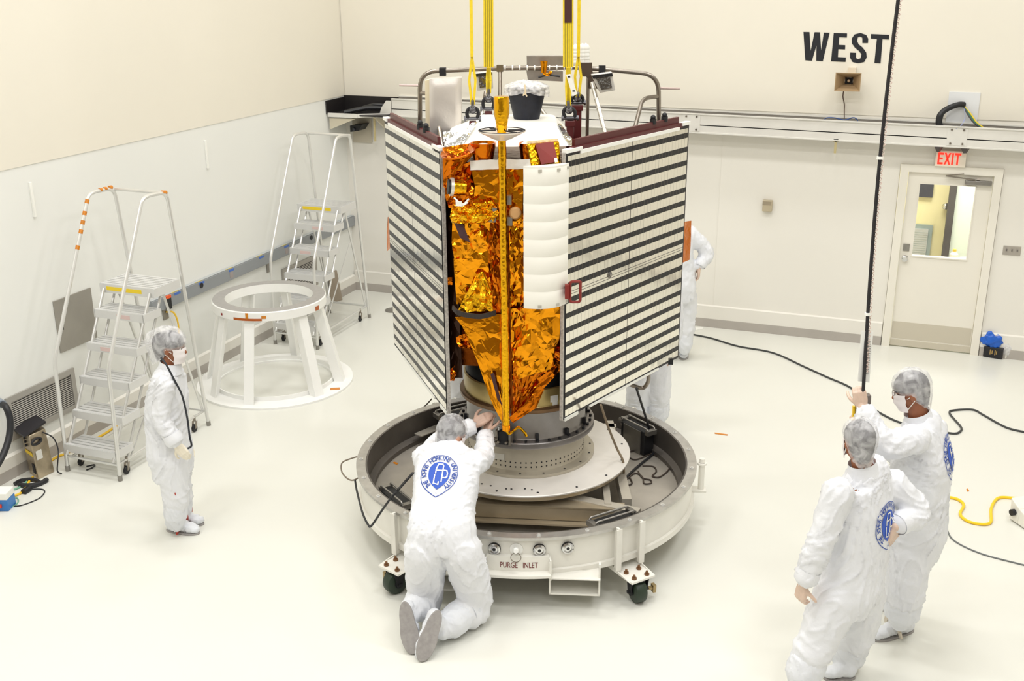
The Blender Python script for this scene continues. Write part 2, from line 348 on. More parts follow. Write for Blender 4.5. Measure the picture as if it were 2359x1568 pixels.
tag(MB().rbox((q[0]+.17, YW+1.0, q[2]+.015), .2, .14, .07, .3).build('paper_bundle', white_paint, bevel=.02), 'white paper bundle beside the bottle behind the door window', 'paper')
# ================================================================== transport dolly with turntable and adapter
CC = np.array([-2.694, 7.35]); A0 = math.radians(-73.6)
def pc(r, a, z): return V(CC[0]+r*math.cos(a), CC[1]+r*math.sin(a), z)
C3 = (CC[0], CC[1], 0)
ringm = M('dolly_white_paint', (232, 230, 222), .38, noise=(3, .05), bump=(20, .04, .002))
rimm = M('dolly_rim_metal', (190, 188, 184), .36, .75, noise=(12, .12), rvar=(14, .28, .45))
inner_m = M('dolly_inner_grey', (104, 99, 94), .5, .55, noise=(5, .12))
pan_m = M('dolly_pan_metal', (176, 170, 160), .42, .45, noise=(2.2, .22), rvar=(6, .3, .5))
dolly = thing('transport_dolly', 'round white transport dolly on casters under the gold foil spacecraft, marked PURGE INLET', 'dolly', C3)
m_ = MB(); m_.lathe([(1.30, .545), (1.30, .30), (1.322, .298), (1.322, .255), (1.20, .255)], C3, 128, mi=0)
m_.lathe([(1.33, .53), (1.33, .552), (1.258, .552), (1.258, .53), (1.30, .53)], C3, 128, mi=1)
m_.lathe([(1.258, .552), (1.245, .55), (1.245, .36), (1.20, .335), (1.20, .295)], C3, 128, mi=2)
m_.build('ring_wall', [ringm, rimm, inner_m], dolly, smooth=40)
m_ = MB(); m_.lathe([(1.22, .297), (.3, .297), (.3, .26), (1.25, .26)], C3, 96, closed_prof=True); m_.build('floor_pan', pan_m, dolly)
for k in range(24):
    a = A0+math.radians(7.5+15*k); p = pc(1.294, a, .552); m_ = MB()
    m_.cyl(p, p+V(0, 0, .006), .016, 12); m_.cyl(p+V(0, 0, .006), p+V(0, 0, .014), .008, 6)
    m_.build('rim_bolt', alum, dolly)
# purge plate
af = math.radians(-72.3); tx = V(-math.sin(af), math.cos(af), 0); rx = V(math.cos(af), math.sin(af), 0)
m_ = MB()
def arcplate(a0, a1, r0, r1, z0, z1, n=12, mi=0):
    m_.lathe([(r1, z0), (r1, z1), (r0, z1), (r0, z0)], C3, n, a0=a0, a1=a1, mi=mi, closed_prof=True)
arcplate(-81.5, -63.2, 1.30, 1.335, .30, .412); arcplate(-81.8, -63.0, 1.30, 1.40, .28, .30)
for a in (-81.6, -63.0): arcplate(a-.25, a+.25, 1.30, 1.38, .25, .40, 2)
m_.build('purge_plate', ringm, dolly)
# PURGE INLET lettering on the plate (follows its curve)
vs, fs = text2d('PURGE   INLET', .004); lo, hi = vs.min(0), vs.max(0); m_ = MB(); q = []
for a, b in (vs-lo)/(hi-lo):
    an = math.radians(-77.5+11.0*a); q.append(pc(1.3375, an, .327+.042*b))
m_.add(q, fs); tag(m_.build('plate_lettering', M('dark_red_lettering', (110, 30, 32), .5), dolly, smooth=0), 'dark red PURGE INLET lettering', None)
# purge ports
for k, (an, kind) in enumerate(((-79.4, 1), (-72.85, 0), (-66.0, 1), (-57.5, 1))):
    a = math.radians(an); n = V(math.cos(a), math.sin(a), 0); p = pc(1.30, a, .452); m_ = MB()
    if kind:
        m_.lathe([(.042, 0), (.042, .022), (.032, .028), (.032, .012), (.022, .012), (.022, .024), (.012, .026), (.0001, .026)], p, 24, axis=n, mi=0)
        m_.lathe([(.012, .027), (.0001, .028)], p, 12, axis=n, mi=1); m_.lathe([(.043, .004), (.045, .012), (.043, .020)], p, 24, axis=n, mi=1)
        tag(m_.build('purge_port', [chrome, dark_rubber], dolly), None, None)
    else:
        m_.lathe([(.045, 0), (.045, .004), (.0001, .004)], p, 20, axis=n, mi=0); m_.lathe([(.02, .0), (.02, .05), (.015, .06), (.0001, .06)], p+V(0, 0, .0), 16, axis=nrm(n+V(0, 0, .25)), mi=0)
        m_.tube([p+n*.055+V(0, 0, .0)+.035*(math.sin(t)*V(-n[1], n[0], 0)+(math.cos(t)-1)*V(0, 0, 1)) for t in np.linspace(0, 6.28, 17)], .003, 6, mi=1)
        tag(m_.build('purge_valve', [M('valve_white', (240, 240, 236), .3), steel], dolly), None, None)
# fork pockets
for an, lat in ((-73.6, .415), (-73.6, -.545)):
    a = math.radians(-73.6); n = V(math.cos(a), math.sin(a), 0); t_ = V(-n[1], n[0], 0); c0 = V(CC[0], CC[1], 0)+t_*lat
    m_ = MB(); w, z0, z1 = .175, .125, .262
    L0, L1 = -1.15, 1.33
    for dz, th in ((z0+.006, .006), (z1-.006, .006)): m_.obox(c0+n*(L0+L1)/2+V(0, 0, dz), n*(L1-L0)/2, t_*w, V(0, 0, th))
    for sx in (-1, 1): m_.obox(c0+n*(L0+L1)/2+t_*(w-.006)*sx+V(0, 0, (z0+z1)/2), n*(L1-L0)/2, t_*.006, V(0, 0, (z1-z0)/2))
    for sx in (-1, 1): m_.obox(c0+n*1.315+t_*(w-.006)*sx+V(0, 0, .31), n*.02, t_*.006, V(0, 0, .06))
    m_.obox(c0+n*(1.30)+V(0, 0, z1+.004), n*.06, t_*w, V(0, 0, .004))
    m_.build('fork_pocket', ringm, dolly)
# casters
def caster(an):
    a = math.radians(an); n = V(math.cos(a), math.sin(a), 0); t_ = V(-n[1], n[0], 0); p0 = V(CC[0], CC[1], 0)
    m_ = MB()
    for sx in (-1, 1):
        b = p0+n*1.335+t_*.10*sx
        m_.obox(b+V(0, 0, .385), n*.022, t_*.008, V(0, 0, .165)); m_.obox(b+n*.02+V(0, 0, .385), n*.004, t_*.022, V(0, 0, .16))
        m_.prism([b+n*.02+V(0, 0, .22), b+n*.16+V(0, 0, .20), b-n*.15+V(0, 0, .20), b-n*.15+V(0, 0, .255)], t_*.008*sx)
    m_.obox(p0+n*1.385+V(0, 0, .198), n*.125, t_*.10, V(0, 0, .007))
    br = m_.build('caster_bracket', ringm, dolly)
    for sx in (-1, 1):
        for r in (1.385, 1.475):
            m_ = MB(); p = p0+n*r+t_*.055*sx+V(0, 0, .205); m_.lathe([(.018, 0), (.018, .012), (.009, .012), (.009, .03), (.0001, .03)], p, 10); m_.build('bracket_bolt', M('rusty_bolt', (128, 92, 62), .6, .5), br)
    wc = p0+n*1.447; wd = nrm(t_*.97+n*.2); fw = V(wd[1], -wd[0], 0)
    m_ = MB(); R, hw = .088, .045
    m_.lathe([(.03, -hw), (R-.02, -hw), (R-.006, -hw+.008), (R, -hw+.022), (R, hw-.022), (R-.006, hw-.008), (R-.02, hw), (.03, hw)], wc+V(0, 0, R), 32, axis=wd)
    wh = m_.build('caster_wheel', M('dark_green_wheel', (38, 52, 38), .45), dolly)
    m_ = MB(); m_.lathe([(.001, -hw-.004), (.032, -hw-.002), (.032, hw+.002), (.001, hw+.004)], wc+V(0, 0, R), 16, axis=wd); m_.build('wheel_hub', dark_void, wh)
    m_ = MB()
    for sx in (-1, 1):
        m_.prism([wc+wd*.058*sx+fw*d+V(0, 0, z) for d, z in ((-.02, R-.025), (.02, R-.025), (.045, .185), (-.045, .185))], wd*.006*sx)
        m_.cyl(wc+wd*.05*sx+V(0, 0, R), wc+wd*.078*sx+V(0, 0, R), .014, 8)
    m_.lathe([(.001, .192), (.058, .192), (.058, .178), (.001, .178)], (wc[0], wc[1], 0), 20)
    m_.build('caster_fork', dark_void, dolly)
    m_ = MB(); lv = -wd if an < -90 else wd
    b = wc+lv*.075+V(0, 0, R); m_.obox(b+lv*.03+V(0, 0, -.005), lv*.02, fw*.012, V(0, 0, .008)); m_.obox(b+lv*.05+V(0, 0, -.01)-fw*0, lv*.012, fw*.02, V(0, 0, .028))
    m_.build('brake_lever', M('brass_lever', (170, 150, 110), .4, .7), dolly)
for an in (-37.6, -109.7, 70.4, 142.4): caster(an)
# right-hand tie post
m_ = MB(); p = zp(1614, 1128, .30); r_ = nrm(p-V(*C3)); r_[2] = 0
m_.cyl(V(p[0], p[1], .31), V(p[0], p[1], .535), .024, 16); m_.cyl(V(p[0], p[1], .52), V(p[0], p[1], .535), .036, 16); m_.cyl(V(p[0], p[1], .535), V(p[0], p[1], .57), .022, 16)
m_.obox(V(p[0], p[1], .305)-r_*.05, r_*.09, V(-r_[1], r_[0], 0)*.045, V(0, 0, .008)); m_.build('tie_post', ringm, dolly)
# frame beams carrying the turntable
beam_m = M('beam_tan_metal', (176, 163, 140), .35, .55, noise=(4, .08)); beam_l = M('beam_light_metal', (196, 190, 178), .38, .5, noise=(4, .06))
n = V(math.cos(A0), math.sin(A0), 0); t_ = V(-n[1], n[0], 0); c0 = V(CC[0], CC[1], 0)
def bm(lat0, r0, lat1, r1, z, hh, w, mat):
    m_ = MB(); a, b = c0+t_*lat0+n*r0+V(0, 0, z), c0+t_*lat1+n*r1+V(0, 0, z); m_.bar(a, b, w, hh); return m_.build('support_beam', mat, dolly)
a, b = zp(1085, 1170, .44), zp(1438, 1186, .44)
m_ = MB(); d = nrm(b-a); a2, b2 = a-d*.35, b; up = V(0, 0, 1); side = np.cross(d, up)
m_.bar(a2, b2, .06, .10); m_.bar(a2+V(0, 0, .055)-side*.02, b2+V(0, 0, .055)-side*.02, .11, .01); m_.bar(a2-V(0, 0, .062)+side*.03, b2-V(0, 0, .062)+side*.03, .11, .014)
m_.build('support_beam', [beam_m], dolly)
bm(-.68, -.85, -.60, .75, .44, .11, .07, beam_l); bm(.66, -.85, .78, .60, .44, .11, .07, beam_l)
bm(.35, .60, .86, .80, .47, .08, .08, beam_l); bm(-.3, .60, -.80, .80, .47, .08, .08, beam_l); bm(.62, .30, .64, .72, .47, .09, .05, beam_l); bm(-.7, -.75, .72, -.75, .44, .11, .07, beam_l)
# black isolator mounts with rails
for px, py, an in ((1466, 1172, -38), (918, 1160, -126), (1000, 968, 143), (1443, 985, 55)):
    a = math.radians(an); nn = V(math.cos(a), math.sin(a), 0); tt = V(-nn[1], nn[0], 0); p = c0+nn*1.15+V(0, 0, .41)
    m_ = MB(); m_.obox(p, nn*.055, tt*.15, V(0, 0, .105), 0); mo = m_.build('isolator_mount', dark_rubber, dolly, bevel=.006)
    m_ = MB(); m_.obox(p-nn*.05+V(0, 0, -.01), nn*.012, tt*.11, V(0, 0, .11)); m_.obox(p+V(0, 0, .10)-tt*.17, nn*.05, tt*.02, V(0, 0, .02)); m_.obox(p+V(0, 0, .10)+tt*.17, nn*.05, tt*.02, V(0, 0, .02))
    for sx in (-1, 1): m_.tube(rounded([p+nn*.04*sx-tt*.17+V(0, 0, .12), p+nn*.04*sx-tt*.16+V(0, 0, .135), p+nn*.04*sx+tt*.16+V(0, 0, .135), p+nn*.04*sx+tt*.17+V(0, 0, .12)], .02), .008, 8)
    m_.build('mount_plate', grey_metal, mo)
m_ = MB(); a, b = zp(963, 1002, .40), zp(1012, 982, .40); m_.bar(a, b, .09, .008); m_.build('side_shelf', beam_l, dolly)
# turntable
tt_m = M('turntable_white', (226, 222, 216), .4, .2, noise=(6, .04))
m_ = MB(); m_.lathe([(.2, .602), (.81, .602), (.815, .597), (.815, .588), (.80, .585), (.79, .548), (.2, .535)], C3, 96)
m_.lathe([(.801, .5855), (.793, .5505)], C3, 96, mi=1)
for k in range(16):
    p = pc(.765, A0+math.radians(10+22.5*k), .602); m_.lathe([(.009, 0), (.009, .004), (.0001, .004)], p, 6, mi=2)
for r, a in ((.70, -24), (.70, -18), (.715, -8), (.71, -5), (.70, 3), (.715, 7)): p = pc(r, A0+math.radians(a), .6025); m_.lathe([(.008, 0), (.008, .003), (.0001, .003)], p, 6, mi=2)
tt = m_.build('turntable_plate', [tt_m, beam_m, dark_void], dolly)
# ------- payload adapter on the turntable
ad = thing('payload_adapter', 'grey drilled metal adapter cylinder standing on the white turntable', 'adapter', (CC[0], CC[1], .603))
lowm = M('adapter_putty_metal', (182, 175, 160), .4, .45, noise=(7, .05)); upm = M('adapter_grey_metal', (142, 138, 136), .36, .8, noise=(5, .12), rvar=(9, .25, .45))
m_ = MB(); m_.lathe([(.40, .6035), (.535, .6035), (.535, .626), (.455, .628), (.45, .64), (.45, .835), (.40, .835)], C3, 96)
for k in range(72):
    a = 2*math.pi*k/72
    for z in (.655, .69): m_.lathe([(.0065, 0), (.0065, .002), (.0001, .002)], pc(.4495, a, z), 6, axis=(math.cos(a), math.sin(a), 0), mi=1)
    if k % 2 == 0: m_.lathe([(.006, 0), (.006, .002), (.0001, .002)], pc(.4495, a, .815), 6, axis=(math.cos(a), math.sin(a), 0), mi=1)
    if k % 4 == 1: m_.lathe([(.009, 0), (.009, .002), (.0001, .002)], pc(.505, a, .6265), 6, mi=1)
    if k % 4 == 3: m_.lathe([(.012, 0), (.012, .003), (.0001, .003)], pc(.4495, a, .822), 6, axis=(math.cos(a), math.sin(a), 0), mi=1)
lc = m_.build('lower_cylinder', [lowm, dark_void], ad)
vq = [cyl(x, y, .453, CC) for x, y in ((1140, 1043), (1162, 1046), (1162, 1060), (1140, 1057))]
m_ = MB(); m_.add(vq, [(0, 1, 2, 3)]); m_.build('paper_label', M('paper_label', (208, 206, 198), .6), lc)
m_ = MB(); m_.lathe([(.44, .835), (.528, .835), (.530, .842), (.530, .876), (.525, .882), (.47, .884), (.46, .90), (.46, 1.09), (.475, 1.10), (.42, 1.10)], C3, 96)
for k in range(36):
    a = 2*math.pi*k/36; p = pc(.50, a, .882); m_.cyl(p, p+V(0, 0, .014), .011, 8, mi=1)
    if k % 3 == 0: m_.obox(pc(.475, a, .905), V(math.cos(a), math.sin(a), 0)*.012, V(-math.sin(a), math.cos(a), 0)*.012, V(0, 0, .03), mi=1)
uc = m_.build('upper_ring', [upm, dark_void], ad)
# separation fitting clamped in front, below the boom tip
cl = thing('clamp_fixture', 'small black and steel clamp fixture below the tip of the gold boom', 'clamp', tuple(cyl(1164, 1015, .53, CC)))
q = cyl(1164, 1010, .53, CC); nn = nrm(V(q[0]-CC[0], q[1]-CC[1], 0)); tq = V(-nn[1], nn[0], 0); q = V(q[0], q[1], .886)+nn*.03
m_ = MB(); m_.obox(q+V(0, 0, .05)-nn*.01, nn*.03, tq*.038, V(0, 0, .05)); m_.build('clamp_block', dark_void, cl, bevel=.004)
m_ = MB()
for sx in (-1, 1): m_.obox(q+V(0, 0, .055)+tq*.05*sx, nn*.025, tq*.008, V(0, 0, .055)); m_.cyl(q+nn*.03+tq*.03*sx+V(0, 0, .03), q+nn*.05+tq*.03*sx+V(0, 0, .03), .01, 8)
m_.tube([q-tq*.13+V(0, 0, .05)+nn*.03, q-tq*.05+V(0, 0, .05)+nn*.03], .010, 8); m_.tube([q-tq*.10+V(0, 0, .02)+nn*.035, q-tq*.04+V(0, 0, .02)+nn*.035], .008, 8); m_.obox(q-tq*.11+V(0, 0, .07)+nn*.03, nn*.015, tq*.018, V(0, 0, .02))
m_.build('clamp_pin', steel, cl)
m_ = MB(); m_.tube(spline([q-tq*.105+V(0, 0, .09)+nn*.03, q-tq*.07+V(0, 0, .15)+nn*.02, q-tq*.02+V(0, 0, .175), q+tq*.0+V(0, 0, .16)]), .006, 8); m_.tube(spline([q-tq*.04+V(0, 0, .10), q-tq*.035+V(0, 0, .14), q+tq*.0+V(0, 0, .155)]), .005, 8); m_.build('clamp_wire', chrome, cl)
# ================================================================== rolling ladders
tread = M('grooved_tread', (218, 218, 217), .4, .35, rvar=(20, .3, .5))
def ladder(label, loc):
    t = thing('rolling_ladder', label, 'ladder', loc, 'aluminium rolling ladders along the left wall'); L = dict(local=True)
    w = .285; r = .017; rails = []
    for sx in (-1, 1):
        x = w*sx
        P = rounded([(x, .0, .03), (x*1.0, .035, 1.02), (x, .70, 2.33), (x, .79, 2.345), (x, 1.03, 2.33), (x, 1.27, .03)], .09)
        rails.append(MB().tube(P, r, 10).build('handrail', alum, t, **L))
        MB().cyl((x, 0, 0), (x, .0, .05), .021, 10).build('rubber_foot', grey_metal, t, **L); MB().cyl((x, 1.275, 0), (x, 1.27, .05), .021, 10).build('rubber_foot', grey_metal, t, **L)
        x2 = (w-.035)*sx
        m_ = MB(); m_.tube([(x2, -.02, .17), (x2, .70, 1.49)], .014, 8); m_.build('stringer', alum, t, **L)
        m_ = MB(); m_.tube([(x2, .15, .12), (x2, .86, 1.48)], .012, 8); m_.tube([(x2, .86, 1.48), (x2, 1.25, .17)], .012, 8); m_.tube([(x2, .02, .13), (x2, 1.25, .15)], .012, 8); m_.tube([(x2, .2, .13), (x2, .95, 1.05)], .008, 6) if sx > 0 else None
        m_.build('side_frame', alum, t, **L)
        for y in (.13, 1.10):
            m_ = MB(); wc = V(x2, y, .038)
            m_.lathe([(.001, -.013), (.03, -.013), (.038, -.006), (.038, .006), (.03, .013), (.001, .013)], wc, 20, axis=(1, 0, 0), mi=0)
            cw = m_.build('caster', dark_rubber, t, **L)
            m_ = MB(); m_.prism([wc+V(-.02, -.012, 0), wc+V(-.02, .012, 0), wc+V(-.02, .03, .07), wc+V(-.02, -.0, .07)], (.004, 0, 0)); m_.prism([wc+V(.016, -.012, 0), wc+V(.016, .012, 0), wc+V(.016, .03, .07), wc+V(.016, -.0, .07)], (.004, 0, 0)); m_.cyl(wc+V(0, .015, .068), wc+V(0, .015, .12), .012, 8)
            m_.build('caster_fork', steel, cw, **L)
    m_ = MB(); m_.tube([(-w, 1.04, 2.32), (w, 1.04, 2.32)], r*.9, 8); m_.build('top_crossbar', alum, t, **L)
    m_ = MB(); m_.tube([(-w, 1.25, .16), (w, 1.25, .16)], .012, 8); m_.build('base_crossbar', alum, t, **L); m_ = MB(); m_.tube([(-w, .01, .14), (w, .01, .14)], .012, 8); m_.build('base_crossbar', alum, t, **L)
    for k in range(6):
        plat = k == 5; z = .262+.267*k if not plat else 1.53; y = -.01+.142*k if not plat else .70; d = .235 if not plat else .36
        m_ = MB(); hw = w-.02 if not plat else w+.005; hh = .035 if not plat else .04
        m_.box(-hw, hw, y, y+.012, z-2*hh, z); m_.box(-hw, hw, y+d-.012, y+d, z-2*hh, z-.005)
        for sx in (-1, 1): m_.box(hw*sx-.006, hw*sx+.006, y, y+d, z-2*hh, z)
        nr = 5 if not plat else 8
        for i in range(nr):
            a = y+.004+i*(d-.004)/nr; m_.box(-hw, hw, a, a+(d/nr)-.012, z-.01, z+.004)
        st = m_.build('platform' if plat else 'step', tread, t, **L)
        if plat:
            m_ = MB(); m_.box(-.22, .16, y-.003, y, z-.055, z-.02); tag(m_.build('warning_tape', M('yellow_tape', (235, 205, 40), .4), st, **L), 'yellow tape strip', None)
        elif k in (3, 4):
            m_ = MB(); m_.box(-.12+.1*(k-3), .02+.1*(k-3), y-.003, y, z-.055, z-.02); m_.build('sticker', M('sticker_pink', (215, 190, 186), .5), st, **L)
    return t, rails
l1, rails = ladder('aluminium rolling ladder with taped handrail beside the grey louvre, nearest the camera', (-6.505, 6.755, 0))
l2 = copy_tree(l1); l2.location = (-6.645, 10.33, 0); l2['label'] = 'farther aluminium rolling ladder in the left corner behind the white conical stand'
m_ = MB()
for f in (.10, .28, .42, .56, .80): 
    a = V(-.285, .70, 2.33)*(1-f*.4)+V(-.285, .035, 1.02)*f*.4; d = nrm(V(0, -.665, -1.31)); m_.tube([a-d*.018, a+d*.018], .0185, 10)
for y in (.84, .90, .97): m_.tube([(-.285, y, 2.345), (-.285, y+.03, 2.343)], .0185, 10)
m_.build('tape_bands', amber, rails[0], local=True)
m_ = MB(); m_.tube([(.285, .97, 2.338), (.285, 1.02, 2.328)], .0185, 10); m_.build('tape_bands', amber, rails[1], local=True)
# ================================================================== white conical stand
SX, SY = -6.258, 9.283; S3 = (SX, SY, 0)
st = thing('conical_stand', 'white conical ring stand with slanted legs between the two rolling ladders', 'stand', S3)
sw = M('stand_white', (244, 244, 241), .4, noise=(4, .03))
m_ = MB(); m_.lathe([(.585, .86), (.585, .945), (.575, .955), (.45, .955), (.45, .86)], S3, 96, mi=0, closed_prof=True); m_.lathe([(.576, .956), (.451, .956)], S3, 96, mi=1)
tr_ = m_.build('top_ring', [sw, M('ring_top_grey', (168, 165, 162), .45, .3, noise=(20, .05))], st)
m_ = MB(); m_.lathe([(.60, 0), (.82, 0), (.82, .022), (.60, .022)], S3, 96, closed_prof=True); m_.lathe([(.615, .02), (.63, .02), (.63, .065), (.615, .065)], S3, 96, closed_prof=True); m_.build('base_ring', sw, st)
for an in (-117, -79, -21, 18, 62, 105, 150, -163):
    a = math.radians(an); n = V(math.cos(a), math.sin(a), 0); t_ = V(-n[1], n[0], 0); c0 = V(*S3); m_ = MB()
    p, q = c0+n*.735+V(0, 0, .02), c0+n*.54+V(0, 0, .87); ax = nrm(q-p); o2 = nrm(np.cross(t_, ax))
    m_.obox((p+q)/2, (q-p)/2, t_*.052, o2*.006); m_.obox((p+q)/2-t_*.048-o2*.045*np.sign(o2@n), (q-p)/2, t_*.006, o2*.045); m_.build('leg', sw, st)
tape3 = [M('brown_tape', (176, 88, 24), .4), amber, M('red_mark', (150, 40, 35), .5)]
def wrap(px0, py0, px1, py1, h_, mi):
    a, b = cyl(px0, py0, .588, (SX, SY)), cyl(px1, py1, .588, (SX, SY)); a0, a1 = math.atan2(a[1]-SY, a[0]-SX), math.atan2(b[1]-SY, b[0]-SX); z = (a[2]+b[2])/2; m_ = MB()
    m_.lathe([(.5865, z-h_), (.588, z-h_), (.588, z+h_), (.5865, z+h_)], S3, 8, a0=math.degrees(a0), a1=math.degrees(a1), closed_prof=True); m_.build('tape_strip', tape3[mi], tr_)
wrap(538, 734, 603, 736, .012, 0); wrap(565, 728, 571, 728, .03, 1); wrap(602, 731, 613, 731, .014, 1); wrap(727, 710, 735, 709, .022, 0); wrap(509, 723, 512, 724, .012, 2)
p = zp(772, 895, .023); m_ = MB(); m_.rbox((p[0], p[1], .0235), .10, .06, .001, .5); m_.build('tape_patch', amber, st)
# ================================================================== the spacecraft
gold = M('gold_foil', (236, 152, 24), .13, 1.0, bump=(7, .25, .03))
gold2 = M('deep_orange_foil', (208, 112, 18), .16, 1.0, bump=(8, .3, .03))
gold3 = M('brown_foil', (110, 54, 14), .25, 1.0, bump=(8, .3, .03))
yfoil = M('yellow_gold_foil', (238, 176, 28), .2, 1.0, bump=(45, .25, .008, 'vor'))
cloth_w = M('white_blanket_cloth', (240, 238, 230), .5, bump=(25, .15, .01))
silver_foil = M('silver_foil', (225, 226, 228), .18, 1.0, bump=(16, .4, .02))
maroon = M('maroon_rail', (84, 28, 30), .4)
red_m = M('red_cover', (130, 34, 26), .45)
black_p = M('matte_black', (20, 20, 22), .5)
sc = thing('spacecraft', 'gold foil wrapped spacecraft with two striped mirror solar panels hanging over the round dolly', 'spacecraft', (CC[0], CC[1], 1.11))
def crumple(p, amp, fr, seed):
    q = Vector((p[0]*fr+seed*3.7, p[1]*fr+seed*1.3, p[2]*fr-seed*2.1))
    d, _ = mnoise.voronoi(q); d2, _ = mnoise.voronoi(q*2.3)
    return amp*((d[1]-d[0])*.9-.35+(d2[1]-d2[0])*.3+.5*mnoise.noise(q*.6))
def foil(name, Lp, Rp, mat, amp=.02, fr=9, seed=0, nu=16, nv=24, bulge=0.0, parent=None, label=None, thick=.003, smooth=0, jit=.4):
    def edge(E, v):
        k = (len(E)-1)*v; i = min(int(k), len(E)-2); f = k-i; return [E[i][j]*(1-f)+E[i+1][j]*f for j in range(3)]
    rnd = random.Random(seed); J = {}
    def fn(u, v):
        key = (round(u*nu), round(v*nv))
        if key not in J: J[key] = (rnd.uniform(-jit, jit)/nu if 0 < u < 1 else 0, rnd.uniform(-jit, jit)/nv if 0 < v < 1 else 0)
        u += J[key][0]; v += J[key][1]
        a, b = edge(Lp, v), edge(Rp, v); x, y, D = [a[j]*(1-u)+b[j]*u for j in range(3)]
        p = dp(x, y, D-bulge*math.sin(math.pi*u)); return p-FH*crumple(p, amp*1.7, fr, seed)
    o = MB().sheet(fn, nu, nv, thick=thick)
    tri = MB(); tri.v = o.v; rn = random.Random(seed+5)
    for f in o.f:
        if len(f) == 4 and rn.random() < .5: tri.f += [(f[0], f[1], f[2]), (f[0], f[2], f[3])]
        else: tri.f += [(f[0], f[1], f[3]), (f[1], f[2], f[3])]
    tri.m = [0]*len(tri.f)
    ob = tri.build(name, mat, parent or sc, smooth=smooth)
    if label: ob['label'] = label
    return ob
# --- separation ring and black propulsion cylinder
m_ = MB(); m_.lathe([(.42, 1.105), (.50, 1.105), (.510, 1.112), (.510, 1.135), (.50, 1.142), (.48, 1.146)], C3, 96, mi=0); m_.lathe([(.48, 1.146), (.477, 1.15), (.477, 1.28), (.465, 1.287)], C3, 96, mi=1)
for a0_, a1_, z0, z1 in ((-78, -70.5, 1.175, 1.225), (-76, -71, 1.147, 1.178), (-123, -121.5, 1.20, 1.23)): m_.lathe([(.4775, z0), (.479, z0), (.479, z1), (.4775, z1)], C3, 8, a0=a0_+30, a1=a1_+30, mi=2, closed_prof=True)
ob = m_.build('separation_ring', [M('bronze_clamp', (118, 92, 66), .4, .7, noise=(9, .2)), M('alodine_yellow', (188, 166, 108), .35, .55, noise=(4, .12)), white_paint], sc); ob['label'] = 'dull yellow separation ring with bronze lower rim'
m_ = MB(); m_.lathe([(.462, 1.286), (.462, 1.62), (.3, 1.62)], C3, 72); m_.build('black_skirt', black_p, sc)
# --- inner body: foil wrapped core, hidden mostly by the loose blankets; dark brown paints in the recess shade
bodyn = V(math.cos(math.radians(-74)), math.sin(math.radians(-74)), 0); bodyt = V(-bodyn[1], bodyn[0], 0)
poly = [(-.47, .44), (.32, .44), (.36, .36), (.62, -.5), (.5, -.62), (-.5, -.62), (-.62, -.5), (-.50, .38)]
def bp_(lat, fr_, z): return V(CC[0], CC[1], z)+bodyt*lat+bodyn*fr_
m_ = MB(); zs = np.linspace(1.45, 2.93, 20); rows = []; rn = random.Random(3)
dense = []
for i in range(len(poly)):
    a, b = poly[i], poly[(i+1) % len(poly)]; k = max(1, int(math.dist(a, b)/.07))
    dense += [(a[0]+(b[0]-a[0])*j/k, a[1]+(b[1]-a[1])*j/k) for j in range(k)]
n_ = len(dense); vs = []
for z in zs:
    for x, y in dense:
        p = bp_(x, y, z); rr = nrm(p-V(CC[0], CC[1], z)); vs.append(p+rr*crumple(p, .018, 8, 2))
fs = []
for i in range(len(zs)-1):
    for j in range(n_):
        a, b, c, d = i*n_+j, i*n_+(j+1) % n_, (i+1)*n_+(j+1) % n_, (i+1)*n_+j; fs += [(a, b, c), (a, c, d)] if rn.random() < .5 else [(a, b, d), (b, c, d)]
fs += [tuple(range(n_))[::-1], tuple((len(zs)-1)*n_+j for j in range(n_))]
m_.add(vs, fs); m_.build('body_core', gold3, sc, smooth=0)
# --- loose gold blankets on the front, pixel outline with distance
Dn = 7.24
foil('foil_blanket', [(1086, 392, 7.28), (1094, 430, 7.26), (1090, 470, 7.26), (1094, 505, 7.24)], [(1206, 384, 7.26), (1205, 430, 7.26), (1204, 470, 7.24), (1204, 510, 7.24)], gold, .026, 5, 1, 10, 12)
foil('foil_blanket', [(1041, 478, 7.22), (1036, 500, 7.16), (1042, 516, 7.18)], [(1132, 462, 7.22), (1150, 490, 7.15), (1136, 512, 7.18)], yfoil, .035, 14, 2, 26, 14, .03)
foil('foil_blanket', [(1042, 508, 7.24), (1040, 560, 7.22), (1047, 600, 7.22)], [(1130, 505, 7.24), (1124, 560, 7.22), (1124, 606, 7.22)], gold, .03, 8, 3, 12, 12)
foil('foil_blanket', [(1045, 596, 7.22), (1047, 640, 7.24), (1052, 700, 7.26)], [(1124, 598, 7.22), (1130, 650, 7.24), (1132, 700, 7.26)], gold, .025, 5, 4, 10, 10)
foil('foil_blanket', [(1100, 632, 7.20), (1072, 680, 7.17), (1056, 716, 7.2)], [(1114, 628, 7.19), (1134, 680, 7.17), (1136, 718, 7.18)], yfoil, .035, 9, 5, 12, 12, .02)
foil('foil_blanket', [(1120, 500, 7.24), (1122, 600, 7.24), (1128, 720, 7.24)], [(1160, 500, 7.28), (1160, 600, 7.27), (1160, 720, 7.27)], gold2, .03, 7, 6, 7, 24)
foil('foil_blanket', [(1048, 730, 7.24), (1066, 752, 7.24), (1100, 832, 7.22), (1132, 925, 7.22), (1158, 975, 7.2)], [(1160, 722, 7.26), (1158, 780, 7.24), (1158, 850, 7.22), (1160, 930, 7.2), (1166, 980, 7.2)], gold, .012, 4, 7, 10, 22)
foil('foil_blanket', [(1168, 500, 7.26), (1170, 600, 7.26), (1172, 726, 7.26)], [(1216, 500, 7.24), (1216, 600, 7.26), (1216, 726, 7.26)], gold, .028, 6, 8, 8, 26)
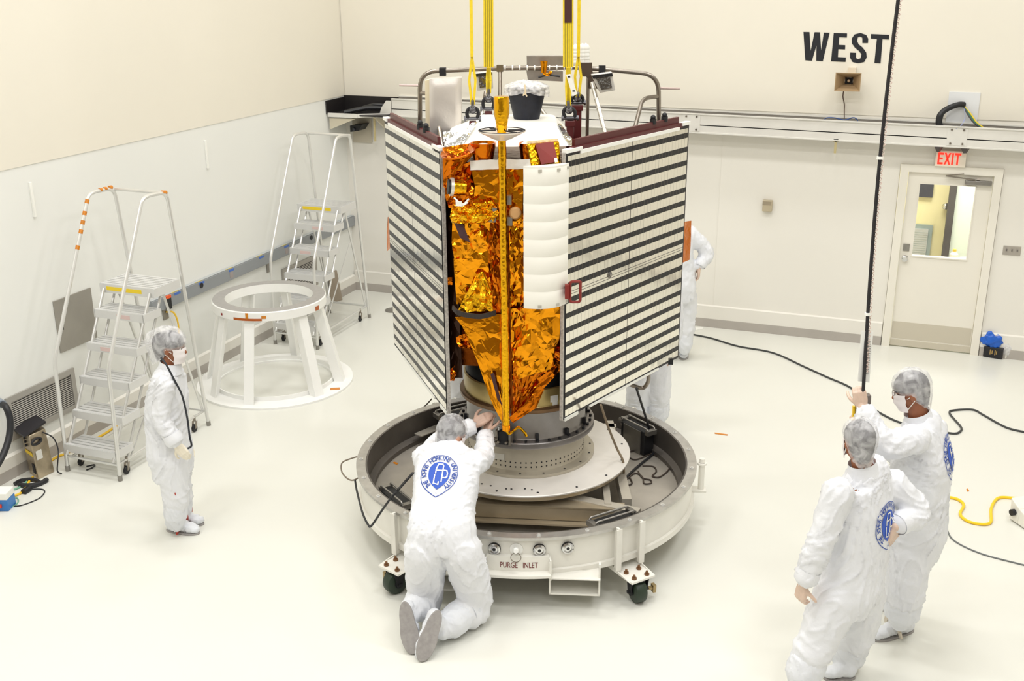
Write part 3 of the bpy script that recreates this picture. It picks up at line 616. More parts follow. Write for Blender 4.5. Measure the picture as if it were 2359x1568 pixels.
foil('foil_blanket', [(1168, 385, 7.28), (1168, 440, 7.27), (1168, 505, 7.26)], [(1215, 384, 7.28), (1213, 440, 7.27), (1213, 505, 7.26)], gold2, .03, 10, 9, 8, 16)
foil('foil_blanket', [(1170, 712, 7.25), (1174, 800, 7.22), (1176, 880, 7.22)], [(1292, 700, 7.22), (1288, 775, 7.22), (1268, 850, 7.24)], gold, .04, 4.5, 10, 12, 16, .04)
foil('foil_blanket', [(1178, 790, 7.2), (1182, 850, 7.2), (1178, 960, 7.22)], [(1297, 800, 7.3), (1296, 850, 7.3), (1190, 965, 7.22)], gold2, .045, 6, 11, 16, 20)
foil('foil_blanket', [(1240, 884, 7.25), (1220, 920, 7.22), (1172, 962, 7.2)], [(1254, 896, 7.25), (1236, 938, 7.22), (1182, 974, 7.2)], gold2, .006, 14, 12, 6, 16)
foil('foil_blanket', [(1020, 396, 7.3), (1022, 440, 7.32), (1034, 480, 7.3)], [(1090, 370, 7.3), (1092, 420, 7.3), (1090, 480, 7.28)], gold2, .03, 9, 13, 10, 14)
foil('foil_blanket', [(1020, 340, 7.32), (1020, 372, 7.28), (1022, 412, 7.26)], [(1090, 330, 7.34), (1094, 352, 7.28), (1060, 388, 7.24)], gold2, .02, 8, 14, 12, 10, .03)
foil('foil_blanket', [(1030, 855, 7.35), (1032, 880, 7.35)], [(1064, 830, 7.4), (1046, 878, 7.38)], gold2, .03, 12, 15, 8, 8)
foil('foil_blanket', [(1050, 778, 7.3), (1052, 790, 7.28), (1060, 800, 7.28)], [(1092, 760, 7.3), (1100, 790, 7.28), (1096, 808, 7.28)], gold2, .03, 14, 16, 10, 8)
foil('foil_blanket', [(1026, 640, 7.34), (1026, 656, 7.34)], [(1042, 638, 7.34), (1042, 656, 7.34)], gold2, .006, 14, 17, 5, 5)
foil('gap_shade_sheet', [(1024, 400, 7.42), (1028, 640, 7.42), (1030, 870, 7.42)], [(1052, 400, 7.33), (1054, 640, 7.33), (1066, 870, 7.36)], M('gap_shade_brown', (52, 28, 14), .35, .6), .02, 9, 51, 5, 24)  # added dark sheet standing in for the shade between panel and body
# tilted drum opening, upper left
a, b = dp(1056, 352, 7.24), dp(1032, 390, 7.3); m_ = MB(); m_.lathe([(.115, 0), (.12, .0), (.12, .012), (.1, .008), (.0001, -.03)], a, 24, axis=nrm(V(-.1, -.25, 1))); ob = m_.build('foil_drum', gold2, sc)
# side instrument: foil barrel with a pale ring, pointing left
a, b = dp(1037, 430, 7.22), dp(1072, 432, 7.24); m_ = MB(); m_.tube([b, a+(b-a)*.2], [.05, .055], 20, mi=0); m_.tube([a+(b-a)*.2, a], [.062, .062], 24, mi=1); m_.tube([a, a-(b-a)*.15], [.05, .05], 24, mi=2); ob = m_.build('barrel_instrument', [yfoil, M('pale_ring', (225, 222, 214), .35, .4), black_p], sc); ob['label'] = 'foil barrel instrument with a pale ring, pointing left'
m_ = MB(); m_.tube(spline([dp(1046, 455, 7.14), dp(1058, 466, 7.12), dp(1068, 470, 7.12), dp(1080, 458, 7.14)]), .006, 6); m_.tube(spline([dp(1050, 462, 7.13), dp(1062, 474, 7.12), dp(1078, 466, 7.12)]), .005, 6); p = dp(1057, 469, 7.11); m_.rbox(p, .04, .015, .03, .2); m_.build('white_wire', white_paint, sc)
# black strap, dark patch, dark band on the long blanket
pts = spline([dp(1043, 708, 7.2), dp(1056, 720, 7.14), (dp(1085, 727, 7.12)), dp(1112, 728, 7.12), dp(1142, 720, 7.16)]); m_ = MB()
for a, b in zip(pts[:-1], pts[1:]): m_.bar(a, b, .012, .034, up=(0, 0, 1))
m_.build('black_strap', M('strap_dark', (44, 36, 32), .6), sc)
foil('dark_patch', [(1046, 513, 7.17), (1060, 548, 7.15)], [(1066, 516, 7.17), (1084, 560, 7.15)], M('purple_brown_patch', (62, 32, 36), .5), .006, 10, 21, 4, 4)
foil('dark_patch', [(1130, 862, 7.17), (1146, 920, 7.15)], [(1138, 858, 7.17), (1157, 935, 7.15)], M('purple_brown_patch'), .003, 10, 22, 3, 6)
# round beige sensor and small electronics
p = dp(1187, 491, 7.16); ax = nrm(V(*(-FH))+V(.1, 0, .1)); m_ = MB(); m_.lathe([(.0001, .016), (.030, .014), (.040, .004), (.042, -.02), (.03, -.06)], p, 24, axis=ax); ob = m_.build('round_sensor_cap', M('beige_cap', (205, 160, 105), .5), sc); ob['label'] = 'round beige sensor cap'
m_ = MB()
for x, y, w in ((1134, 500, .05), (1172, 508, .05), (1170, 460, .05), (1140, 488, .03)): m_.rbox(dp(x, y, 7.19), w, .05, .06, .3)
m_.build('electronics_box', grey_metal, sc)
# white cloth bands under the cups
foil('white_band', [(1083, 370, 7.24), (1084, 392, 7.22)], [(1224, 366, 7.24), (1224, 388, 7.22)], cloth_w, .012, 8, 23, 18, 5, thick=.01, smooth=30)
# foil cups
def cup(x, yt, yb, rt, rb, D, lab=None):
    a, b = dp(x, yt, D), dp(x, yb, D); m_ = MB(); c = V(a[0], a[1], 0)
    m_.lathe([(rb, b[2]), (rt, a[2]), (rt-.006, a[2]), (rt-.012, a[2]-.02), (.0001, a[2]-.03)], c, 28, mi=0); return m_.build('foil_cup', gold2, sc, smooth=20)
cup(1113, 328, 369, .088, .066, 7.32); cup(1222, 328, 370, .08, .064, 7.36)
# foil box with the red cover
Q = [dp(1212, 332, 7.26), dp(1288, 325, 7.30), dp(1293, 384, 7.24), dp(1224, 390, 7.2)]; bk = FH*.14+V(0, 0, .0)
m_ = MB(); m_.prism(Q, bk); fb = m_.build('foil_box', yfoil, sc, smooth=0, bevel=.012); fb['label'] = 'yellow foil box with a red cover plate'
Qr = [dp(1233, 331, 7.25), dp(1275, 326, 7.27), dp(1285, 371, 7.215), dp(1247, 378, 7.2)]; m_ = MB(); m_.prism(Qr, -FH*.014-V(0, 0, 0)); rc = m_.build('red_cover', red_m, fb, smooth=0)
Ql = [dp(1276.5, 364, 7.2), dp(1283.5, 363, 7.2), dp(1285, 373, 7.19), dp(1278, 374, 7.19)]; MB().prism(Ql, -FH*.002).build('white_tag', white_paint, fb)
# curved white antenna cover with sewn seams
aL, aR = dp(1206, 550, 7.08), dp(1309, 548, 7.20); zt, zb = dp(1256, 385, 7.08)[2], dp(1256, 712, 7.06)[2]
ch = aR-aL; ch[2] = 0; wd = np.linalg.norm(ch); cn = nrm(V(ch[1], -ch[0], 0)); cn = cn if cn@FH < 0 else -cn
m_ = MB(); prof = []; nr = 8
for k in range(nr):
    z0, z1 = zb+(zt-zb)*k/nr, zb+(zt-zb)*(k+1)/nr
    prof += [(z0+.001, -.003), (z0+.006, 0), ((z0+z1)/2, .001), (z1-.006, 0), (z1-.001, -.003)]
def rad(u, v):
    k = (len(prof)-1)*v; i = min(int(k), len(prof)-2); f_ = k-i; z = prof[i][0]*(1-f_)+prof[i+1][0]*f_; off = prof[i][1]*(1-f_)+prof[i+1][1]*f_
    a = (u-.5)*2; return V(aL[0], aL[1], z)+ch*u+cn*(.075*(1-a*a)+off)
m_.sheet(rad, 20, len(prof)-1, thick=.012); an_ = m_.build('antenna_cover', M('white_radome', (243, 241, 232), .5, bump=(60, .05, .003)), sc, smooth=50); an_['label'] = 'tall curved white antenna cover with sewn horizontal seams'
m_ = MB()
for u in (.28, .68, .95):
    for v, z in ((1, zt-.02), (0, zb+.02)):
        a = (u-.5)*2; p = V(aL[0], aL[1], z)+ch*u+cn*(.075*(1-a*a)+.003); m_.obox(p, nrm(ch)*.012, cn*.004, V(0, 0, .009))
m_.build('grey_tab', M('tab_grey', (190, 186, 176), .5, .3), an_)
a, b = V(aL[0], aL[1], 0)+cn*.0, V(aR[0], aR[1], 0)
m_ = MB(); m_.prism([V(*a[:2], zt-.005)+cn*.0]+[V(aL[0], aL[1], zt-.005)+ch*u+cn*(.075*(1-(2*u-1)**2)) for u in np.linspace(.05, .95, 12)]+[V(*b[:2], zt-.005)], V(0, 0, .012)); m_.build('antenna_lid', cloth_w, an_)
# --- gold boom with thick head, dish and dangling cord
top, bot = dp(1155, 222, 7.13), dp(1166, 982, 7.13)
m_ = MB(); ax = bot-top
def bl(y): 
    f = (y-222)/(982-222); return dp(1155+11*f, y, 7.13)
pts = [bl(y) for y in (222, 226, 262, 276, 292, 306)]; m_.tube(pts, [.045, .05, .05, .042, .036, .030], 16)
m_.tube([bl(y) for y in np.linspace(306, 984, 60)], [.0275+.002*math.sin(i*2.1)*math.sin(i*.7) for i in range(60)], 14)
bo = m_.build('boom', yfoil, sc, smooth=50); bo['label'] = 'long yellow gold boom standing in front of the body'
m_ = MB(); m_.tube([bl(978), bl(990)], [.031, .03], 14); m_.build('boom_tip', gold, bo)
c = bl(990); m_ = MB(); m_.tube(spline([c, c+V(.0, 0, -.03)+RH*.02, c+RH*.06+V(0, 0, -.0), c+RH*.09+V(0, 0, .02), c+RH*.13+V(0, 0, -.02), c+RH*.145+V(0, 0, -.05)]), .010, 8); m_.build('foil_cord', yfoil, bo)
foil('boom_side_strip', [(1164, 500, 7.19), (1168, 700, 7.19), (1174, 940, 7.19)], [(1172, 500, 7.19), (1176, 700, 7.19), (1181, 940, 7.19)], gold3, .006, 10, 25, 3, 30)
p = bl(300); m_ = MB(); c = V(p[0], p[1], 0); z0 = p[2]
m_.lathe([(.03, z0-.065), (.06, z0-.055), (.155, z0-.008), (.157, z0), (.152, z0-.001), (.05, z0-.02), (.03, z0-.022)], c, 40)
di = m_.build('dish', M('dish_pale', (232, 222, 212), .3, .1), sc); di['label'] = 'shallow pale dish round the boom'
m_ = MB(); m_.tube([c+V(.15*math.cos(a), .15*math.sin(a), z0) for a in np.linspace(0, 2*math.pi, 40)[:-1]], .0035, 6, closed=True)
for an in (25, 145, 205, 330): a = math.radians(an); m_.tube([c+V(.04*math.cos(a), .04*math.sin(a), z0+.0), c+V(.15*math.cos(a), .15*math.sin(a), z0)], .006, 6)
m_.build('dish_rim', dark_void, di)
# --- white cloth dome on the top deck
B = [dp(1022, 338, 7.36), dp(1320, 338, 7.36)]; T = [dp(1100, 287, 7.62), dp(1284, 284, 7.62)]
zB = .5*(B[0][2]+B[1][2]); zT = .5*(T[0][2]+T[1][2])
def quad_at(P, back, z): return [V(P[0][0], P[0][1], z), V(P[1][0], P[1][1], z), V(*(P[1]+FH*back)[:2], z), V(*(P[0]+FH*back)[:2], z)]
q0, q1 = quad_at(B, .95, zB), quad_at(T, .5, zT); m_ = MB(); rings = []
for f, sh in ((0, 0), (.12, .06), (.4, .42), (.75, .80), (1, .97), (1.04, 1.04)):
    rw = []
    for i in range(4):
        for j in range(8):
            t = j/8; a = q0[i]*(1-t)+q0[(i+1) % 4]*t; b = q1[i]*(1-t)+q1[(i+1) % 4]*t; s = min(sh, 1); p = a*(1-s)+b*s; p[2] = zB+(zT-zB)*min(f, 1)
            if sh > 1: ctr = sum(q1)/4; p = b*.92+ctr*.08; p[2] = zT+.008
            p = p+crumple(p, .012, 7, 31)*nrm(p-V(CC[0], CC[1], p[2])); rw.append(p)
    rings.append(rw)
n_ = 32; fs = [(i*n_+j, i*n_+(j+1) % n_, (i+1)*n_+(j+1) % n_, (i+1)*n_+j) for i in range(5) for j in range(n_)]+[tuple(5*n_+j for j in range(n_))]
m_.add([p for r in rings for p in r], fs); ob = m_.build('deck_cover', cloth_w, sc, smooth=30, sub=1); ob['label'] = 'white cloth cover over the top deck'
foil('silver_blanket', [(1284, 287, 7.62), (1300, 318, 7.45), (1318, 342, 7.32)], [(1290, 284, 7.66), (1316, 318, 7.46), (1336, 338, 7.34)], silver_foil, .012, 9, 33, 6, 12, smooth=40)
foil('silver_blanket', [(1086, 284, 7.6), (1066, 312, 7.45), (1022, 338, 7.36)], [(1100, 282, 7.6), (1080, 312, 7.45), (1062, 340, 7.34)], silver_foil, .012, 9, 34, 6, 12, smooth=40)
foil('silver_blanket', [(1020, 304, 7.7), (1022, 332, 7.6)], [(1066, 306, 7.7), (1070, 332, 7.5)], silver_foil, .04, 10, 35, 12, 8, smooth=40)
# --- engine nozzle wrapped in plastic film
a, b = dp(1213, 204, 7.85), dp(1214, 268, 7.85); c = V(a[0], a[1], 0)
m_ = MB(); m_.lathe([(.088, b[2]-.03), (.138, a[2]), (.132, a[2]), (.084, b[2]-.03)], c, 40); no = m_.build('engine_nozzle', M('nozzle_black', (22, 26, 40), .6, noise=(30, .25)), sc); no['label'] = 'black tapered engine nozzle on the top deck'
film = bpy.data.materials.new('clear_plastic_film'); film.use_nodes = True; nt = film.node_tree; b_ = nt.nodes['Principled BSDF']; b_.inputs['Base Color'].default_value = (.88, .88, .9, 1); b_.inputs['Roughness'].default_value = .12
tcn = nt.nodes.new('ShaderNodeTexCoord'); nz_ = nt.nodes.new('ShaderNodeTexNoise'); nz_.inputs['Scale'].default_value = 28; mr = nt.nodes.new('ShaderNodeMapRange'); mr.inputs['From Min'].default_value = .3; mr.inputs['From Max'].default_value = .7; mr.inputs['To Min'].default_value = .25; mr.inputs['To Max'].default_value = .85
nt.links.new(tcn.outputs['Object'], nz_.inputs['Vector']); nt.links.new(nz_.outputs['Fac'], mr.inputs['Value']); nt.links.new(mr.outputs[0], b_.inputs['Alpha'])
m_ = MB(); ztop = a[2]
def filmfn(u, v):
    an = 2*math.pi*u; R = (.0+.157*min(1, v*2.2)) if v < .45 else .157-.0*(v-.45); z = ztop+.055-.035*min(1, v*2.2)**2 if v < .45 else ztop+.015-(v-.45)*.095*(1+.35*math.sin(an*2+1))
    R += .008*mnoise.noise(Vector((math.cos(an)*5, math.sin(an)*5, v*6)))+.006*math.sin(an*9)*v; return V(c[0]+R*math.cos(an), c[1]+R*math.sin(an), z+.012*mnoise.noise(Vector((math.cos(an)*3, math.sin(an)*3, v*9))))
m_.sheet(filmfn, 48, 16); fm = m_.build('plastic_film', film, no, smooth=80)
p = dp(1209, 212, 7.69); m_ = MB(); m_.tube(spline([p+V(0, 0, .05), p+V(.005, 0, .0), p+V(0, 0, -.02)]), .006, 6); m_.tube([p-RH*.012+V(0, 0, -.025), p+V(0, 0, .0), p+RH*.014+V(0, 0, -.03)], .006, 6); m_.build('film_tie', M('tie_cream', (225, 210, 180), .6), no)
# --- silver white thermal blanket standing at the back left
Q = [dp(989, 182, 8.25), dp(1063, 179, 8.25), dp(1062, 312, 8.25), dp(990, 318, 8.25)]; 
def blk(u, v):
    p = (Q[0]*(1-u)+Q[1]*u)*(1-v)+(Q[3]*(1-u)+Q[2]*u)*v; e = .012*min(1, 8*min(u, 1-u, v, 1-v)); return p-FH*(e+.010*mnoise.noise(Vector(p*7)))
m_ = MB(); m_.sheet(blk, 14, 22); m_.prism([q+FH*.004 for q in Q], FH*.09); ob = m_.build('thermal_blanket', M('silver_cloth', (222, 216, 210), .38, .45, bump=(12, .25, .01)), sc, smooth=50); ob['label'] = 'silvery white thermal blanket box standing at the back left'
Qs = [dp(979, 186, 8.27), dp(991, 183, 8.27), dp(991, 318, 8.27), dp(981, 312, 8.27)]; MB().prism(Qs, FH*.08).build('blanket_edge', M('cream_tape', (228, 216, 186), .5), ob)
# --- tubular sunshade frame at the back with its instruments
fr = lambda x, y, D=8.55: dp(x, y, D)
m_ = MB(); m_.tube(rounded([fr(968, 330), fr(967, 165), fr(1152, 157), fr(1342, 155), fr(1517, 172), fr(1518, 330)], .13), .0175, 12)
sf = m_.build('sunshade_frame', steel, sc, smooth=50); sf['label'] = 'grey bent tube frame arching over the back'
m_ = MB(); m_.tube(rounded([fr(968, 214), fr(998, 216, 8.5), fr(1020, 342, 8.1)], .10), .0165, 10); m_.build('frame_brace', steel, sf)
m_ = MB(); m_.tube(rounded([fr(1517, 222), fr(1480, 226, 8.5), fr(1456, 320, 8.2)], .10), .0165, 10); m_.build('frame_brace', steel, sf)
m_ = MB(); m_.tube([fr(1355, 180), fr(1352, 340)], .0135, 10); m_.build('frame_post', steel, sf)
m_ = MB(); m_.tube([fr(1364, 190, 8.45), fr(1400, 330, 8.2)], .017, 10, mi=0)
for k in range(6): a, b = fr(1364, 190, 8.45), fr(1400, 330, 8.2); q = a+(b-a)*(.1+.16*k); m_.tube([q, q+(b-a)*.012], .019, 10, mi=1)
m_.build('wrapped_strut', [M('strut_silver', (205, 200, 192), .3, .8), white_paint], sf)
for xa, ya, xb, yb_ in ((920, 196, 966, 197), (1518, 203, 1566, 204), (1520, 277, 1562, 277)): MB().tube([fr(xa, ya), fr(xb, yb_)], .009, 8).build('side_pin', M('pin_pinkish', (186, 166, 160), .4, .4), sf)
m_ = MB(); m_.tube([fr(1152, 158, 8.5), fr(1152, 232, 8.4)], .015, 10); m_.rbox(fr(1152, 157, 8.5), .05, .05, .05, .3); m_.build('frame_post', steel, sf)
m_ = MB()
for xa, xb in ((1160, 1345),):
    for k in range(11): m_.tube([fr(1162+17*k, 157-.2*k), fr(1165+17*k, 157-.2*k)], .021, 10)
m_.build('tie_wraps', white_paint, sf)
m_ = MB(); m_.tube([fr(1245, 250, 8.3), fr(1268, 280, 8.1)], .014, 8); m_.build('frame_brace', steel, sf)
m_ = MB(); m_.tube([fr(1118, 212, 8.45), fr(1108, 270, 8.2)], .012, 8); m_.build('frame_brace', steel, sf); m_ = MB(); m_.tube([fr(1355, 165), fr(1372, 200)], .03, 8); m_.rbox(fr(1350, 160), .09, .07, .10, .3); m_.rbox(fr(1368, 185), .07, .07, .12, .3); m_.build('joint_cluster', M('joint_brown', (92, 78, 68), .45, .5), sf)
for x, y in ((1020, 165), (1387, 160)): m_ = MB(); m_.rbox(fr(x, y), .05, .06, .06, .35); m_.build('pipe_clamp', dark_void, sf)
m_ = MB(); Q = [fr(1213, 128), fr(1298, 128), fr(1297, 158), fr(1214, 158)]; m_.prism(Q, FH*.05); Q = [fr(1212, 160), fr(1297, 164), fr(1297, 188), fr(1216, 184)]; m_.prism(Q, FH*.05)
ib = m_.build('grey_instrument_plate', M('plate_grey_metal', (170, 164, 158), .35, .7, noise=(10, .12)), sf, bevel=.004)
m_ = MB(); m_.tube([fr(1253, 140, 8.45), fr(1253, 158, 8.45), fr(1252, 168, 8.45)], [.03, .022, .02], 12); m_.tube(spline([fr(1252, 168, 8.45), fr(1262, 172, 8.44), fr(1270, 165, 8.45)]), .012, 8); m_.build('foil_bracket', gold, ib)
m_ = MB(); m_.tube([fr(1240, 178, 8.45), fr(1262, 172, 8.45), fr(1290, 176, 8.45)], .008, 6); m_.build('black_wire', black_cable, ib)
for pts_, nm in (([(1095, 168), (1134, 164), (1136, 204), (1100, 210)], 0), ([(1362, 172), (1410, 166), (1418, 208), (1382, 214)], 1)):
    Q = [fr(x, y, 8.35) for x, y in pts_]; m_ = MB(); m_.prism(Q, FH*.07); mbx = m_.build('mirror_box', M('box_pale', (214, 212, 206), .3, .3), sf, bevel=.005)
    cc = sum(Q)/4; Q2 = [cc+(q-cc)*.68-FH*.002 for q in Q]; MB().prism(Q2, -FH*.006).build('mirror_face', M('mirror_dark', (150, 150, 152), .08, 1.0, bump=(22, .5, .02)), mbx)
    Q3 = [Q[0]*.95+Q[3]*.05, Q[1]*.95+Q[2]*.05, Q[1]*.78+Q[2]*.22, Q[0]*.78+Q[3]*.22]; MB().prism([q-FH*.003 for q in Q3], -FH*.005).build('black_stripe', black_p, mbx)
def bub(u, v):
    p = fr(1322, 108, 8.6)*(1-u)*(1-v)+fr(1352, 106, 8.6)*u*(1-v)+fr(1352, 145, 8.6)*u*v+fr(1322, 145, 8.6)*(1-u)*v; return p-FH*.012*abs(math.sin(u*12)*math.sin(v*15))
m_ = MB(); m_.sheet(bub, 20, 26, thick=.03); m_.build('bubble_wrap', white_paint, sf, smooth=60)
# --- lifting posts
posts = {}
for nm, x, yt, yb_, D, w in (('a', 1089, 285, 340, 7.75, .035), ('b', 1125, 262, 330, 8.15, .04), ('c', 1313, 284, 345, 7.65, .05), ('d', 1330, 248, 345, 7.95, .055)):
    a, b = dp(x, yt, D), dp(x, yb_, D); m_ = MB(); m_.obox((a+b)/2, RH*w/2, FH*w/2, V(0, 0, (a[2]-b[2])/2+.02)); m_.obox(a+V(0, 0, .0), RH*w*.7, FH*w*.6, V(0, 0, .02)); posts[nm] = a; m_.build('lifting_post', maroon, sc, bevel=.004)
# --- solar panels
def panel(near, far, zb, zt, sign):
    a, b = V(near[0], near[1], 0), V(far[0], far[1], 0); ex = b-a; wd = np.linalg.norm(ex); ex = ex/wd; nn = V(ex[1], -ex[0], 0)*sign
    H = zt-zb; th = .022
    def P(u, v, off=0.0): return a+ex*wd*u+V(0, 0, zt-H*v)+nn*off
    m_ = MB(); m_.prism([P(0, 0, -.001), P(1, 0, -.001), P(1, 1, -.001), P(0, 1, -.001)], -nn*th, 0)
    rows = [.04, .097, .152, .209, .263, .317, .373, .427, .479, .537, .593, .648, .702, .753, .803, .853, .903, .952]
    hs = .0102; cols = [(.012, .4985), (.5015, .988)]; nc = 17; rn = random.Random(7 if sign > 0 else 9)
    bands = []; prev = .012
    for r in rows: bands += [(prev, r-hs, 1), (r-hs, r+hs, 2)]; prev = r+hs
    bands.append((prev, .988, 1))
    for v0, v1, mi in bands:
        for c0_, c1_ in cols:
            for k in range(nc):
                u0, u1 = c0_+(c1_-c0_)*k/nc, c0_+(c1_-c0_)*(k+1)/nc
                if mi == 1:
                    g = .0004; tx_, ty_ = rn.gauss(0, .00012), rn.gauss(0, .00012)
                    q = [P(u0+g, v0, .003+tx_), P(u1-g, v0, .003-tx_+ty_), P(u1-g, v1, .003-tx_-ty_), P(u0+g, v1, .003+tx_-ty_)]
                    m_.add(q, [(0, 1, 2, 3)], 1)
                else:
                    g = (u1-u0)*.04; cr = (u1-u0)*.2
                    q = [P(u0+g, v0, .0035), P(u1-g, v0, .0035), P(u1-g, v1-.003, .0035), P(u1-g-cr, v1, .0035), P(u0+g, v1, .0035)]
                    m_.add(q, [(0, 1, 2, 3, 4)], 2)
                    m_.add([P(u0, v0, .0025), P(u1, v0, .0025), P(u1, v1, .0025), P(u0, v1, .0025)], [(0, 1, 2, 3)], 3)
    for v in (.505, .515):
        m_.add([P(.012, v, .0045), P(.988, v, .0045), P(.988, v+.0012, .0045), P(.012, v+.0012, .0045)], [(0, 1, 2, 3)], 0)
    ob = m_.build('solar_panel', [M('panel_edge_dark', (52, 50, 52), .5, .3), M('mirror_tile', (244, 240, 228), .10, .82, rvar=(3, .05, .16), bump=(2.2, .04, .02)), M('solar_cell_black', (14, 15, 21), .3, spec=.4), M('cell_gap_pale', (120, 112, 98), .4, .3)], sc, smooth=0)
    m_ = MB(); m_.obox(P(-.004, .5, -th/2), ex*.004, nn*.013, V(0, 0, H/2)); m_.build('edge_strip', M('edge_honeycomb', (188, 184, 178), .45, .5, noise=(60, .3)), ob)
    m_ = MB(); m_.obox(P(.5, -.004, -.02), ex*(wd*.44), nn*.02, V(0, 0, .018)); m_.obox(P(.5, -.022, -.03), ex*(wd*.42), nn*.012, V(0, 0, .03)); m_.build('cover_rail', maroon, ob)
    for uc, vc, oc, hw_, hn, hz in ((.5, .006, 0, .40, .012, .012), (.055, -.005, -.01, .055, .022, .012), (.965, -.008, -.01, .035, .022, .012), (.06, 1.0, 0, .05, .008, .012), (.5, 1.0, 0, .30, .008, .008)):
        MB().obox(P(uc, vc, oc), ex*(wd*hw_), nn*hn, V(0, 0, hz)).build('white_edge_guard', white_paint, ob)
    for u in ((.70, .80) if sign > 0 else (.28, .38)): m_ = MB(); m_.cyl(P(u, -.03, -.03), P(u, -.05, -.03), .025, 10); m_.ball(P(u, -.055, -.03), .02, 8); m_.build('rail_knob', dark_rubber, ob)
    return ob, P, ex, nn
zb, zt = 1.11, 3.025
pR, PR, exR, nR = panel(zp(1297, 968, zb), zp(1563, 823, zb), zb, zt, 1)
pR['label'] = 'right hand solar panel'
pL, PL, exL, nL = panel(zp(1031, 953, zb), zp(908, 793, zb), zb, zt, -1)
pL['label'] = 'left hand solar panel, seen at a steep angle'
c = dp(1325, 671, 7.12); m_ = MB(); m_.tube(rounded([c+RH*.035+V(0, 0, .07), c-RH*.035+V(0, 0, .07), c-RH*.035-V(0, 0, .075), c+RH*.035-V(0, 0, .075), c+RH*.035+V(0, 0, .0701), ], .02), .010, 8); m_.obox(c-RH*.055+V(0, 0, -.0), RH*.015, FH*.02, V(0, 0, .05)); m_.obox(c-RH*.055+FH*.05, RH*.012, FH*.05, V(0, 0, .03)); ob = m_.build('red_handle', red_m, pR); ob['label'] = 'red loop handle'
c = PR(.34, .5, .005); m_ = MB(); m_.lathe([(.0001, .012), (.012, .012), (.014, .0), (.024, .0), (.024, .005)], c, 12, axis=nR); m_.build('hinge_fitting', grey_metal, pR)
# foil flaps behind the far edges of both panels
for x0_, x1_, y0_, y1_, D in ((1570, 1592, 508, 606, 8.60), (893, 904, 496, 578, 8.95)):
    foil('edge_flap', [(x0_, y0_+4, D), (x0_-2, (y0_+y1_)/2, D), (x0_-1, y1_, D)], [(x1_, y0_, D+.15), (x1_-1, (y0_+y1_)/2, D+.15), (x1_-4, y1_-8, D+.15)], gold2, .008, 14, 40+x0_ % 7, 6, 16)
# bent tube below the right panel
m_ = MB(); m_.tube(rounded([dp(1448, 884, 8.2), dp(1482, 896, 8.2), dp(1494, 880, 8.2), dp(1494, 850, 8.2)], .06), .0165, 10); m_.build('support_tube', steel, sc)
m_ = MB(); m_.rbox(dp(1545, 832, 8.4), .04, .03, .05, .3); m_.build('corner_block', dark_rubber, sc)
